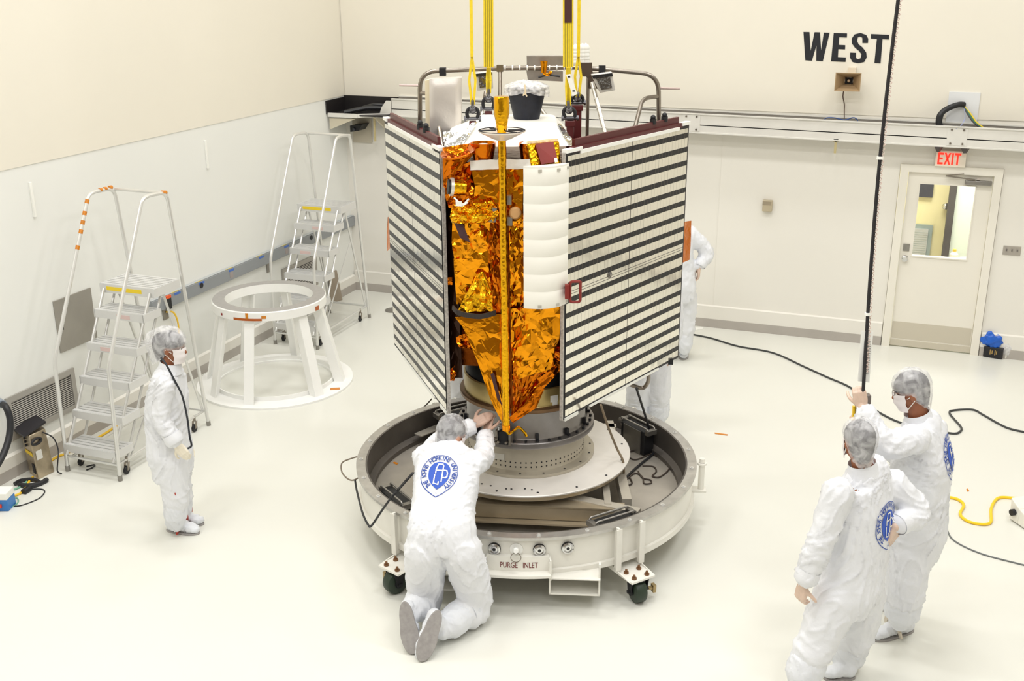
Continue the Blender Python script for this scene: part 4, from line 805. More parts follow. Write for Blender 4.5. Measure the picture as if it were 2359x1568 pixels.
# ================================================================== lifting slings and shackles
sling_m = M('yellow_webbing', (238, 208, 40), .55, noise=(40, .08)); sling_l = M('webbing_dark_stripe', (140, 128, 30), .6)
shk = M('shackle_grey', (112, 112, 116), .35, .85)
for nm, x0_, xs, ys, D, wide, lab in (('a', 1085, 1089, 240, 7.75, 0, 'narrow yellow lifting sling furthest left, seen edge on'), ('b', 1125, 1126, 214, 8.15, 1, 'wide yellow lifting sling on the left, beside the gold boom head'),
                                      ('c', 1309, 1309, 242, 7.65, 1, 'wide yellow lifting sling on the right carrying a white tag'), ('d', 1334, 1331, 222, 7.95, 0, 'narrow yellow lifting sling furthest right, behind the tagged one')):
    lo = dp(xs, ys, D); hi0 = dp(x0_, 0, D); dirn = nrm(hi0-lo); hi = lo+dirn*((CEIL-.3-lo[2])/dirn[2]); zm = dp(x0_, 155 if wide else 130, D)[2]; mid = lo+dirn*((zm-lo[2])/dirn[2])
    w = .072 if wide else .02; dpt = .012 if wide else .065
    t = thing('lifting_sling', lab, 'sling', lo, 'yellow lifting slings above the spacecraft')
    m_ = MB(); m_.bar(mid, hi, w, dpt, up=FH)
    m_.build('webbing', sling_m, t)
    if wide:
        m_ = MB()
        for s in (-.6, -.2, .2, .6): m_.bar(mid+RH*w/2*s-FH*.007, hi+RH*w/2*s-FH*.007, .004, .002, up=FH)
        m_.build('woven_stripe', sling_l, t)
    if nm == 'c': m_ = MB(); q0_ = dp(1309, 52, D); m_.bar(lo+dirn*((q0_[2]-lo[2])/dirn[2]), lo+dirn*((q0_[2]+.9-lo[2])/dirn[2]), .05, .02, up=FH); m_.build('brown_sleeve', M('sleeve_brown', (70, 36, 34), .5), t)
    sp = .022 if not wide else .007
    for s in (-1, 1):
        m_ = MB(); e = lo+RH*sp*.3*s+V(0, 0, -.0); pts = [mid, mid*.5+lo*.5+RH*sp*s, e]; 
        for a, b in zip(pts[:-1], pts[1:]): m_.bar(a, b, .030 if wide else .016, .05, up=FH)
        m_.build('loop_strand', sling_m, t)
    # shackle pair between sling loop and post
    po = posts[nm]; s_ = thing('shackle', {'a': 'grey bow shackle under the narrow sling furthest left', 'b': 'grey bow shackle under the wide left sling, half hidden by the boom head', 'c': 'grey bow shackle under the tagged sling', 'd': 'grey bow shackle on the tall maroon post at right'}[nm], 'shackle', po, 'bow shackles on the lifting posts')
    top_, bt = lo+V(0, 0, .01), po+V(0, 0, .036); L_ = np.linalg.norm(top_-bt); r_ = .038
    def bow(c, up, side, h, r, th): return [c-side*r*.8, c-side*r+up*h*.45]+[c+up*(h*.62)+side*r*math.cos(a)+up*r*.9*math.sin(a) for a in np.linspace(math.pi, 0, 9)]+[c+side*r+up*h*.45, c+side*r*.8]
    m_ = MB(); up = nrm(top_-bt); hh = L_*.60
    m_.tube(bow(bt, up, RH, hh, .040, .012), .0125, 10); m_.build('bow', dark_void, s_)
    m_ = MB(); m_.tube([bt-RH*.055, bt+RH*.055], .012, 10); m_.tube([bt-RH*.06, bt-RH*.045], .020, 10); m_.tube([bt+RH*.045, bt+RH*.06], .020, 10); m_.build('pin', shk, s_)
    m_ = MB(); c2 = bt+up*hh*.92; m_.tube(bow(top_+up*.02, -up, FH, L_*.42, .03, .01), .011, 10); m_.ball(c2, .028, 10); m_.build('upper_link', shk, s_)
Q = [dp(1304, 172, 7.6), dp(1314, 170, 7.6), dp(1330, 216, 7.6), dp(1319, 222, 7.6)]
t = MB().prism(Q, -FH*.004).build('sling_tag', white_paint, None); tag(t, 'white paper tag hanging on the wide right sling', 'tag')
m_ = MB()
for f0 in (.12, .8): 
    c = (Q[0]*(1-f0)+Q[3]*f0)*.5+(Q[1]*(1-f0)+Q[2]*f0)*.5; m_.obox(c-FH*.005, RH*.008, FH*.0005, V(0, 0, .005))
m_.build('tag_marks', dark_void, t)
# ================================================================== people in clean-room coveralls
tyvek = M('white_coverall', (231, 233, 238), .55, bump=(13, .5, .014)); tyvek2 = M('white_boot_cover', (228, 231, 237), .58, bump=(18, .4, .012))
sole_m = M('grey_sole', (158, 154, 152), .7, noise=(30, .12)); skin_l = M('skin_light', (205, 150, 122), .5, noise=(20, .06)); skin_t = M('skin_tan', (150, 92, 62), .5, noise=(20, .06))
glove_c = M('glove_cream', (234, 226, 208), .45, noise=(25, .05)); glove_p = M('glove_pinkish', (216, 190, 172), .42, noise=(18, .08)); glove_d = M('glove_brownish', (196, 164, 146), .42, noise=(18, .1))
hair_g = M('grey_hair', (74, 72, 75), .6, noise=(30, .7)); hair_d = M('dark_grey_hair', (58, 56, 62), .6, noise=(30, .6))
mask_m = M('white_face_mask', (238, 232, 232), .7); blue_m = M('emblem_blue', (36, 84, 190), .55); navy_m = M('emblem_navy', (34, 72, 160), .55)
cap_m = bpy.data.materials.new('bouffant_cap_mesh'); cap_m.use_nodes = True; nt = cap_m.node_tree; b_ = nt.nodes['Principled BSDF']
b_.inputs['Base Color'].default_value = (.86, .86, .88, 1); b_.inputs['Roughness'].default_value = .5
tcn = nt.nodes.new('ShaderNodeTexCoord'); nz_ = nt.nodes.new('ShaderNodeTexNoise'); nz_.inputs['Scale'].default_value = 16; nz_.inputs['Detail'].default_value = 4; nz_.inputs['Distortion'].default_value = .8
mr = nt.nodes.new('ShaderNodeMapRange'); mr.inputs['From Min'].default_value = .35; mr.inputs['From Max'].default_value = .68; mr.inputs['To Min'].default_value = .2; mr.inputs['To Max'].default_value = .58
nt.links.new(tcn.outputs['Object'], nz_.inputs['Vector']); nt.links.new(nz_.outputs['Fac'], mr.inputs['Value']); nt.links.new(mr.outputs[0], b_.inputs['Alpha'])
bp = nt.nodes.new('ShaderNodeBump'); bp.inputs['Strength'].default_value = .4; bp.inputs['Distance'].default_value = .01; nt.links.new(nz_.outputs['Fac'], bp.inputs['Height']); nt.links.new(bp.outputs[0], b_.inputs['Normal'])

def fuse(mb, voxel, smooth_it=6):                                  # closed overlapping pieces -> one continuous skin (verts, faces)
    me = bpy.data.meshes.new('fuse'); me.from_pydata(mb.v, [], mb.f); bm = bmesh.new(); bm.from_mesh(me); bmesh.ops.recalc_face_normals(bm, faces=bm.faces); bm.to_mesh(me); bm.free()
    o = bpy.data.objects.new('fuse', me); COL.objects.link(o)
    r = o.modifiers.new('r', 'REMESH'); r.mode = 'VOXEL'; r.voxel_size = voxel
    if smooth_it: s = o.modifiers.new('s', 'SMOOTH'); s.iterations = smooth_it; s.factor = .5
    bpy.context.view_layer.update(); dg = bpy.context.evaluated_depsgraph_get(); ev = o.evaluated_get(dg); m2 = ev.to_mesh()
    n = len(m2.vertices); co = np.empty(n*3); m2.vertices.foreach_get('co', co); no = np.empty(n*3); m2.vertices.foreach_get('normal', no)
    fs = [tuple(p.vertices) for p in m2.polygons]; ev.to_mesh_clear(); bpy.data.objects.remove(o); bpy.data.meshes.remove(me)
    return co.reshape(-1, 3), no.reshape(-1, 3), fs
def limb(mb, pts, rad, n=14):
    P = spline(pts, 6) if len(pts) > 2 else [np.array(p, float) for p in pts]
    k = len(P); R = [np.interp(i/(k-1), np.linspace(0, 1, len(rad)), rad) for i in range(k)]
    mb.tube(P, R, n)
    for p, r in ((P[0], R[0]), (P[-1], R[-1])): mb.ball(p, r, 8)
def trunk(mb, secs, side):                                         # secs: (centre, half width, half depth)
    k = 5; C = spline([s[0] for s in secs], k); m = len(C)
    RX = [np.interp(i/(m-1), np.linspace(0, 1, len(secs)), [s[1] for s in secs]) for i in range(m)]; RY = [np.interp(i/(m-1), np.linspace(0, 1, len(secs)), [s[2] for s in secs]) for i in range(m)]
    n = 28; vs = []
    for i in range(m):
        t = nrm(C[min(i+1, m-1)]-C[max(i-1, 0)]); s = nrm(side-t*(side@t)); f = np.cross(t, s)
        for j in range(n):
            a = 2*math.pi*j/n; ca, sa = math.cos(a), math.sin(a)
            vs.append(C[i]+s*RX[i]*np.sign(ca)*abs(ca)**.85+f*RY[i]*np.sign(sa)*abs(sa)**.85)
    fs = [(i*n+j, i*n+(j+1) % n, (i+1)*n+(j+1) % n, (i+1)*n+j) for i in range(m-1) for j in range(n)]+[tuple(range(n))[::-1], tuple((m-1)*n+j for j in range(n))]
    mb.add(vs, fs)
def wrinkle(co, no, amp, seed, joints=(), fr=7.0, calm=None):
    out = co.copy(); n3 = mnoise.noise
    for i, (p, n) in enumerate(zip(co, no)):
        P = Vector(p); lw = n3(P*2.2+Vector((seed, 0, 0)))*.9; lv = n3(P*2.2+Vector((0, seed, 3)))*.9
        z = p[2]; x, y = p[0]+lw*.16+(z*.30 if lw > 0 else -z*.30)*min(1, abs(lw)*3), p[1]+lv*.16
        q = Vector((x*fr*1.5+seed, y*fr*1.5, z*fr*.42)); a = 1-abs(n3(q))*2.4; b = 1-abs(n3(q*2.3+Vector((9, 2, seed))))*2.4
        d = amp*(max(a, 0)**3*1.0+max(b, 0)**3*.40-.30)+amp*.5*n3(P*5)
        for (jp, jr, ja, jd) in joints:
            w = np.linalg.norm(p-jp)/jr
            if w < 1: d += ja*(1-w)*(max(0, math.sin(((p-jp)@jd)*62+4.5*n3(P*6)+seed))**2-.3)*(.55+.8*n3(P*7+Vector((seed, 1, 0))))
        if calm is not None:
            w = np.linalg.norm(p-calm)/.24
            if w < 1: d *= .12+.88*w*w
        out[i] = p+n*d
    return out
def hand(mb, wrist, d, pn, curl=.5, size=1.0, thumb=1, spread=.12):
    """palm and five fingers; d = pointing direction, pn = back-of-hand normal, thumb = +1/-1 side; fingers curl away from pn"""
    d = nrm(d); pn = nrm(pn-d*(pn@d)); s = np.cross(d, pn)*thumb; wrist = np.array(wrist, float); z = size
    p = [wrist, wrist+d*.035*z, wrist+d*.085*z]
    for off in (-.026, -.009, .009, .026): limb(mb, [wrist+s*off*.6, wrist+d*.045*z+s*off, wrist+d*.092*z+s*off*1.1], [.017*z, .0165*z, .0125*z], 10)
    for i, (off, L) in enumerate(((.029, .072), (.010, .082), (-.010, .076), (-.028, .058))):
        b = wrist+d*.090*z+s*off*1.12; a = -spread*(i-1.5); dd = nrm(d+s*(-a)); q = [b]; ang = 0
        for seg, (l, c) in enumerate(((.45, .55), (.30, .8), (.25, .6))):
            ang += c*curl; q.append(q[-1]+(dd*math.cos(ang)-pn*math.sin(ang))*L*l*z)
        limb(mb, q, [.0098*z, .0092*z, .0086*z, .0072*z], 10)
    b = wrist+d*.03*z+s*.030*z; t = nrm(d*.65+s*.75-pn*.25*curl*2); q = [b, b+t*.040*z, b+t*.040*z+nrm(t+d*.6-pn*curl*.8)*.034*z, b+t*.040*z+nrm(t+d*.6-pn*curl*.8)*.034*z+nrm(d-pn*curl)*.022*z]
    limb(mb, q, [.0135*z, .0115*z, .0105*z, .0085*z], 10)
def ell(mb, c, R, loc, rad, n=12): mb.ball(np.array(c)+R@np.array(loc, float), 1.0, n, sc=rad, R=R)
def shoe(mb, heel, toe, up=(0, 0, 1), w=.052, h=.075, ank=None):
    heel, toe, up = np.array(heel, float), np.array(toe, float), nrm(up); d = toe-heel; L = np.linalg.norm(d); d = d/L; s = np.cross(d, up); R = np.array([s, d, up]).T
    for f, hh, ww in ((.14, .055, .8), (.35, .062, .85), (.55, .052, .92), (.75, .040, 1.0), (.88, .032, .82)): mb.ball(heel+d*L*f+up*(hh+.006), 1, 10, sc=(w*ww, L*.16, hh), R=R)
    if ank is not None: limb(mb, [heel+d*L*.22+up*.06, ank], [.05, .055], 12)
def sole(heel, toe, up, parent, w=.056, th=.02):
    heel, toe, up = np.array(heel, float), np.array(toe, float), nrm(up); d = toe-heel; L = np.linalg.norm(d); d = d/L; s = np.cross(d, up); P = []
    for k in range(36):
        a = 2*math.pi*k/36; y = .5-.53*math.cos(a); x = math.sin(a)*w*(.82+.25*max(0, min(1, (y-.3)*1.6))-.10*math.exp(-((y-.42)/.13)**2)); P.append(heel+d*L*y+s*x)
    m_ = MB(); m_.prism([p-up*.006 for p in P], up*th); return m_.build('sole', sole_m, parent, bevel=.003)
def almond(k=72, sc=1.0):                                          # emblem outline, starts at the bottom point and runs clockwise
    out = []
    for i in range(k):
        t = i/k*2*math.pi; y = -math.cos(t); x = -math.sin(t)
        if y < 0: yy = y*1.58; xx = -np.sign(math.sin(t))*(1-(abs(y))**2.5)**.98
        else: yy = y*.98; xx = x
        out.append((xx*sc, yy*sc))
    return out
def emblem(cover, tree, c, n, up, width=.235, height=.30):
    n = nrm(n); up = nrm(up-n*(up@n)); s = np.cross(up, n); kx, ky = width/2, height/2.56; c = np.array(c, float)
    smp = [tree.ray_cast(Vector(c+up*f+n*.35), Vector(-n), .8)[0] for f in (.10, -.12)]
    if smp[0] is not None and smp[1] is not None:
        v_ = nrm(np.array(smp[0])-np.array(smp[1])); n = nrm(n-v_*(n@v_)); up = v_; s = np.cross(up, n); c = (np.array(smp[0])*.545+np.array(smp[1])*.455)
    h0 = tree.ray_cast(Vector(c+n*.3), Vector(-n), .6)[0]; c0 = np.array(h0) if h0 is not None else c
    def hit(x, y, lift):
        p = c+s*x*kx+up*(y+.3)*ky+n*.30; h_ = tree.ray_cast(Vector(p), Vector(-n), .6)
        if h_[0] is None or (x or y) and abs(float((np.array(h_[0])-c0)@n)) > .065: return None
        return np.array(h_[0])+n*lift
    parts = {0: MB(), 1: MB(), 2: MB()}
    def put(mi, pts, fs, lift):
        q = [hit(x, y, lift) for x, y in pts]; ok = [f for f in fs if all(q[i] is not None for i in f) and all(np.linalg.norm(q[f[i]]-q[f[i-1]]) < 1.5*math.hypot((pts[f[i]][0]-pts[f[i-1]][0])*kx, (pts[f[i]][1]-pts[f[i-1]][1])*ky)+.005 for i in range(len(f)))]
        q = [np.zeros(3) if a is None else a for a in q]; used = sorted({i for f in ok for i in f}); mp = {u: i for i, u in enumerate(used)}
        parts[mi].add([q[u] for u in used], [tuple(mp[i] for i in f) for f in ok])
    K = 72; o1, o2 = almond(K, 1.0), almond(K, .965); put(1, o1+o2, [(i, (i+1) % K, K+(i+1) % K, K+i) for i in range(K)], .005)
    rings = [[(x*f, y*f*(1.2 if y < 0 else 1.0)) for x, y in almond(K)] for f in (.58, .50, .41, .32, .23, .14, .05, .01)]; P = [q for r in rings for q in r]
    put(0, P, [(j*K+i, j*K+(i+1) % K, (j+1)*K+(i+1) % K, (j+1)*K+i) for j in range(len(rings)-1) for i in range(K)], .005)
    mid = almond(400, .69); A = np.array(mid); seg = np.linalg.norm(np.diff(A, axis=0), axis=1); cum = np.r_[0, np.cumsum(seg)]; T = cum[-1]
    txt = 'THE JOHNS HOPKINS UNIVERSITY'; n_ = len(txt)
    for i, ch in enumerate(txt):
        if ch == ' ': continue
        f = (.095+.81*i/(n_-1))*T; j = int(np.searchsorted(cum, f)); j = min(max(j, 2), len(A)-3); tg = nrm(A[j+2]-A[j-2]); nm = np.array([-tg[1], tg[0]]); 
        vs, fs = text2d(ch, .022); lo, hi = vs.min(0), vs.max(0); ww = (hi[0]-lo[0])/.72*.215; q = [(A[j]+tg*((a-lo[0])/(hi[0]-lo[0]+1e-6)-.5)*ww+nm*((b-lo[1])/(hi[1]-lo[1])*.25)) for a, b in vs]
        put(1, [tuple(v) for v in q], fs, .0055)
    K2 = 10; put(1, [(.025*math.cos(t), -1.32+.025*math.sin(t)) for t in np.linspace(0, 2*math.pi, K2+1)[:-1]], [tuple(range(K2))], .0055)
    def stroke(p, w=.034):
        p = [(x*1.15, y*1.36-.07) for x, y in p]
        for a, b in zip(p[:-1], p[1:]):
            a, b = np.array(a), np.array(b); L = np.linalg.norm(b-a); d = (b-a)/L; m = np.array([-d[1], d[0]])*w; kk = 4; a, b = a-d*w, b+d*w; pts = []
            for i in range(kk+1): q = a+(b-a)*i/kk; pts += [tuple(q+m), tuple(q-m)]
            put(2, pts, [(2*i, 2*i+1, 2*i+3, 2*i+2) for i in range(kk)], .0075)
    stroke([(-.17, -.05), (-.17, .12), (-.09, .36), (.10, .36), (.15, .28), (.15, -.42)]); stroke([(-.17, .08), (.12, .08)]); stroke([(.15, .10), (.33, .08), (.38, -.02), (.38, -.18), (.32, -.24), (.17, -.24)])
    stroke([(-.20, -.14), (-.20, -.50), (.02, -.56)]); stroke([(.02, -.44), (.02, -.56)])
    o = parts[1].build('back_emblem', navy_m, cover, smooth=0)
    parts[0].build('emblem_shield', blue_m, cover, smooth=0); parts[2].build('emblem_monogram', white_paint, cover, smooth=0)
    return o
def head(t, c, fwd, up, neck, skin, hair, cap_scale=1.0, cap_back=.0, body=None, female=False):
    up = nrm(up); fwd = nrm(fwd-up*(fwd@up)); R = np.array([np.cross(fwd, up), fwd, up]).T; c = np.array(c, float)
    b = body
    ell(b, c, R, (0, -.012, .03), (.076, .097, .092), 14); ell(b, c, R, (0, .018, -.045), (.058, .070, .072)); ell(b, c, R, (0, .055, -.092), (.030, .030, .026))
    ell(b, c, R, (0, .075, .018), (.052, .020, .018))
    limb(b, [c+R@V(0, .082, .005), c+R@V(0, .104, -.032)], [.009, .014], 10)
    for sx in (-1, 1): ell(b, c, R, (.077*sx, -.008, -.012), (.010, .022, .031)); ell(b, c, R, (.036*sx, .055, -.025), (.024, .022, .02))
    limb(b, [c+R@V(0, -.02, -.05), neck], [.054, .062], 14)
    for sx in (-1, 1):
        m_ = MB(); ell(m_, c, R, (.030*sx, .083, .002), (.013, .009, .008)); e = m_.build('eye', M('eye_white', (225, 220, 215), .3), t)
        m_ = MB(); ell(m_, c, R, (.030*sx, .0905, .002), (.0055, .003, .006)); m_.build('iris', dark_void, e)
        m_ = MB(); q = [c+R@V(.016*sx, .094, .024), c+R@V(.034*sx, .090, .029), c+R@V(.050*sx, .078, .024)]; m_.tube(spline(q, 4), .0045, 6); m_.build('eyebrow', hair_d, t)
    # hair shell and bouffant cap
    def shell(sc, off, zcut, seed, amp, nm, mt, back=0.0, frill=0):
        nu, nv = 44, 22
        def fn(u, v):
            a = 2*math.pi*u; ph = math.pi*.98*v*.66; x, y, z = math.sin(ph)*math.sin(a), math.sin(ph)*math.cos(a), math.cos(ph)
            cut = zcut+(.035 if y > 0 else -.080*min(1, -y*1.3)); zz = z*.096
            if v > .72: f = (v-.72)/.28; rr = 1-.14*f*f
            else: rr = 1
            p = V(x*.080*rr, y*.101*rr-.010+(.01*back*min(0, y)*(1.0 if z < .75 else .6)), 0); zl = .125-(.125-cut)*v**1.0*(.9 if y > 0 else 1.0)
            zl = max(zl, cut) if v < .999 else cut
            p[2] = .03+z*.098 if z > .0 else .03+(cut-.03)*min(1, -z*2.0)
            p = p*sc+V(0, 0, off); k = amp*(mnoise.noise(Vector((math.cos(a)*3+seed, math.sin(a)*3, v*5)))+.7*mnoise.noise(Vector((math.cos(a)*8+seed, math.sin(a)*8, v*3))))
            if frill and v > .8: k += frill*math.sin(a*17)*(v-.8)*5
            return c+R@(p*(1+k))
        m_ = MB(); m_.sheet(fn, nu, nv); return m_.build(nm, mt, t, smooth=80)
    shell(1.03, .0, -.035, 1, .02, 'hair', hair, cap_back*.75)
    cp = shell(1.16*cap_scale, .004, -.045, 5, .05, 'bouffant_cap', cap_m, cap_back, .02)
    m_ = MB()
    def mk(u, v):
        a = (u-.5)*2*1.25; z = .004-.118*v; r = .104+.012*math.sin(math.pi*v)-.016*v*v; q = V(.074*math.sin(a)*(1-.12*v), r*math.cos(a)**.8*(1-.0*v)-.005 if math.cos(a) > .05 else .02, z); return c+R@(q+V(0, .003*math.sin(v*14), 0))
    m_.sheet(mk, 16, 10, thick=.003); ms = m_.build('face_mask', mask_m, t, smooth=80)
    m_ = MB()
    for sx in (-1, 1): m_.tube([c+R@V(.070*sx, .028, -.02), c+R@V(.084*sx, -.012, .005)], .0022, 6); m_.tube([c+R@V(.066*sx, .03, -.09), c+R@V(.084*sx, -.015, -.03)], .0022, 6)
    m_.build('mask_strap', white_paint, ms)
    return R
def person(label, base, fwd, J, skin, hair, glove, seed, emb=None, group=None, lean=None, boots=True, cap=(1.0, 0), strap=None, head_up=(0, 0, 1), head_fwd=None, voxel=.011):
    """J: joints in world space: head, neck, trunk [(c,rx,ry)...], armL/armR [shoulder, elbow, wrist], handL/R (dir, normal, curl, thumb), legL/R [hip, knee, ankle], footL/R (heel, toe, up)"""
    t = thing('person', label, 'person', base, group)
    fwd = nrm(fwd); side = np.cross(fwd, V(0, 0, 1))
    if 'side' in J: side = nrm(J['side'])
    body = MB(); cov = MB(); joints = []
    trunk(cov, J['trunk'], side); trunk(body, [(c, a*.72, b*.72) for c, a, b in J['trunk']], side)
    for k in 'LR':
        a = J['arm'+k]; rs = J.get('sleeve', (.078, .070, .060)); limb(cov, a, [rs[0], rs[1]*1.02, rs[1], rs[2]]); limb(body, a, [.05, .042, .036, .028])
        ax = nrm(np.array(a[2])-np.array(a[1])); joints += [(np.array(a[1]), .17, .016, ax), (np.array(a[2]), .15, .015, ax)]
        l = [np.array(q, float) for q in J['leg'+k]]; rl = J.get('trouser', (.115, .092, .080)); bt_ = nrm(l[1]-l[2]); shin = np.linalg.norm(l[1]-l[2]); hem = l[2]+bt_*min(.19, shin*.55); limb(cov, [l[0], l[1], hem], [rl[0], rl[0]*.95, rl[1], rl[1]*1.02, rl[2]*1.05], 16); limb(body, l, [.08, .062, .055, .042])
        ax = nrm(np.array(l[2])-np.array(l[1])); joints += [(np.array(l[1]), .20, .018, ax), (np.array(l[2]), .18, .016, ax)]
    head(t, J['head'], head_fwd if head_fwd is not None else fwd, head_up, J['neck'], skin, hair, cap[0], cap[1], body)
    co, no, fs = fuse(body, .008, 3); m_ = MB(); m_.add(co, fs); m_.build('body', skin, t, smooth=180)
    co, no, fs = fuse(cov, voxel, 8); calm = None
    if emb is not None:
        h_ = BVHTree.FromPolygons([tuple(p) for p in co], fs).ray_cast(Vector(np.array(emb[0])+nrm(emb[1])*.3), Vector(-nrm(emb[1])), .6)[0]; calm = np.array(h_ if h_ is not None else emb[0])
    co = wrinkle(co, no, .0125, seed*3.3, joints, calm=calm); m_ = MB(); m_.add(co, fs); cv = m_.build('coverall', tyvek, t, smooth=180)
    tree = BVHTree.FromPolygons([tuple(p) for p in co], fs)
    # collar and cuffs
    nk = np.array(J['neck'], float); hd = np.array(J['head'], float); up = nrm(hd-nk); u_, w_ = perp(up)
    m_ = MB(); m_.lathe([(.094, -.035), (.084, .01), (.078, .045), (.073, .04), (.076, .0)], nk, 28, axis=up); m_.build('collar', tyvek, cv, smooth=80)
    for k in 'LR':
        a = J['arm'+k]; w = np.array(a[2], float); d = nrm(w-np.array(a[1])); hdir, hn, curl, th = J['hand'+k]
        m_ = MB(); r = J.get('sleeve', (.078, .07, .06))[2]; R0 = r*1.02
        m_.lathe([(R0, -.05), (R0*1.06, -.01), (R0*1.02, .02), (R0*.96, .026), (R0*.9, .0)], w, 26, axis=d); m_.build('sleeve_cuff', tyvek, cv, smooth=80)
        g = MB(); limb(g, [w-d*.02, w+d*.05], [.036, .030], 12); hand(g, w+d*.045, hdir, hn, curl, J.get('hsize', 1.0), th)
        c2, n2, f2 = fuse(g, .0045, 2); m_ = MB(); m_.add(c2, f2); gl_ = m_.build('glove', glove, t, smooth=180)
        m_ = MB(); 
        for o_ in (-.0, .012): m_.lathe([(.036-.15*o_, .018+o_), (.0385-.15*o_, .022+o_), (.036-.15*o_, .026+o_)], w, 20, axis=d)
        m_.build('glove_cuff', glove, gl_, smooth=80)
        if 'foot'+k in J:
            he, to, fu = J['foot'+k]; an = np.array(J['leg'+k][2], float); kn = np.array(J['leg'+k][1], float); ax = nrm(kn-an)
            b = MB(); shoe(b, he, to, fu, w=J.get('solew', .056)-.004, ank=an)
            rb = J.get('boot', .082)
            limb(b, [an-ax*.02, an+ax*.05, an+ax*.14, an+ax*.24], [.066, rb*1.08, rb*1.12, rb*.90], 16)
            c2, n2, f2 = fuse(b, .009, 5); c2 = wrinkle(c2, n2, .007, seed+9, [(an, .16, .008, ax)], 12); m_ = MB(); m_.add(c2, f2); bt = m_.build('boot_cover', tyvek2, t, smooth=180)
            sole(he, to, fu, bt, J.get('solew', .056))
            m_ = MB(); m_.lathe([(rb*1.08, .195), (rb*.99, .215), (rb*1.10, .245), (rb*1.02, .25), (rb*.9, .22)], an, 30, axis=ax); m_.build('gathered_top', tyvek2, bt, smooth=80)
            if strap is not None:
                he, to = np.array(he, float), np.array(to, float); d2 = nrm(to-he); s2 = np.cross(d2, nrm(fu)); L2 = np.linalg.norm(to-he); m_ = MB()
                for sx in (-1, 1):
                    pts = [he+d2*L2*f+s2*sx*x+nrm(fu)*z for f, x, z in ((.46, .068, .02), (.52, .070, .075), (.58, .040, .122), (.60, .0, .130))]
                    for a_, b2 in zip(pts[:-1], pts[1:]): m_.bar(a_, b2, .012, .026, up=s2*sx)
                m_.build('boot_strap', strap, bt)
    if emb is not None: emblem(cv, tree, *emb)
    return t, cv, tree
up3 = V(0, 0, 1)
# --- woman standing at the left in profile, facing right
fw = nrm(RH*.98-FH*.16); lf = np.cross(up3, fw)
D = 7.65; h1, h2 = zp(386, 1221), zp(458, 1229); g1, g2 = zp(398, 1203), zp(468, 1208)
J = dict(head=dp(396, 800, D), neck=dp(392, 845, D), side=-lf,
    trunk=[(dp(393, 846, D), .085, .075), (dp(389, 866, D), .175, .095), (dp(385, 912, D), .190, .135), (dp(384, 975, D), .185, .140), (dp(392, 1040, D), .205, .150), (dp(400, 1092, D), .190, .125)],
    armR=[dp(383, 884, 7.48), dp(372, 962, 7.44), dp(401, 1012, 7.42)], armL=[dp(396, 878, 7.82), dp(396, 955, 7.86), dp(418, 1008, 7.82)],
    handR=(nrm(-up3*.8+fw*.55), nrm(-FH*.9+fw*.1), .5, 1), handL=(nrm(-up3*.85+fw*.5), nrm(FH), .5, -1),
    legR=[dp(397, 1060, 7.55), dp(404, 1135, 7.55), dp(405, 1200, 7.56)], legL=[dp(404, 1055, 7.74), dp(412, 1128, 7.74), dp(418, 1188, 7.74)],
    footR=(h1, h2, up3), footL=(g1, g2, up3), sleeve=(.075, .068, .066), trouser=(.115, .100, .085), hsize=.92)
tW, cvW, trW = person('person standing at left in profile, white coverall, bouffant cap, mask and dark lanyard', (h1+g1)/2, fw, J, skin_t, hair_d, glove_c, 1, cap=(1.09, 5.0), strap=M('red_strap', (176, 52, 34), .5))
m_ = MB(); m_.tube(spline([dp(371, 824, 7.52), dp(382, 838, 7.47), dp(400, 872, 7.46), dp(419, 910, 7.48), dp(431, 960, 7.50), dp(437, 1005, 7.50), dp(441, 1026, 7.50), dp(432, 1033, 7.48)], 8), .0075, 8); m_.build('lanyard', M('dark_lanyard', (34, 38, 46), .5), tW)
m_ = MB(); m_.rbox(dp(398, 1136, 7.46), .05, .014, .02, .1); m_.build('knee_tag', M('red_strap'), tW)
# --- man kneeling at the dolly, seen from behind
fw = nrm(FH+RH*.06); D0 = 6.42
hl, tl = dp(931, 1388, 6.10), zp(951, 1503, .015); hr, tr2 = dp(1010, 1408, 6.03), zp(970, 1520, .015)
def soleup(h_, t_): d = nrm(t_-h_); return nrm(np.cross(np.cross(d, FH), d))*1.0
ul, ur = nrm(FH*.95+up3*.15), nrm(FH*.95+up3*.15)
ul = nrm(ul-nrm(tl-hl)*(ul@nrm(tl-hl))); ur = nrm(ur-nrm(tr2-hr)*(ur@nrm(tr2-hr)))
J = dict(head=dp(1041, 1003, 6.84), neck=dp(1038, 1042, 6.76), side=RH,
    trunk=[(dp(1038, 1034, 6.78), .09, .08), (dp(1035, 1050, 6.72), .205, .115), (dp(1030, 1098, 6.62), .222, .150), (dp(1022, 1165, 6.43), .205, .150), (dp(1018, 1225, 6.28), .225, .155), (dp(1020, 1275, 6.23), .205, .13)],
    armR=[dp(1098, 1066, 6.70), dp(1114, 1052, 6.95), dp(1118, 1008, 7.16)], armL=[dp(978, 1056, 6.76), dp(1012, 1020, 7.02), dp(1080, 984, 7.18)],
    handR=(nrm(up3*.55+FH*.5+RH*.2), nrm(-FH*.5-RH*.6+up3*.3), .35, 1), handL=(nrm(RH*.85+FH*.25+up3*.45), nrm(-FH*.7+up3*.6), .45, -1),
    legL=[dp(978, 1268, 6.23), dp(982, 1374, 6.37), dp(950, 1410, 6.17)], legR=[dp(1064, 1268, 6.23), dp(1096, 1388, 6.34), dp(1026, 1446, 6.12)],
    footL=(hl, tl, ul), footR=(hr, tr2, ur), sleeve=(.085, .072, .060), trouser=(.135, .112, .10), boot=.094, solew=.066)
em = (dp(1009, 1100, 6.4), -nrm(FH*.94-up3*.33), up3*.94+FH*.34+RH*.14, .245, .325)
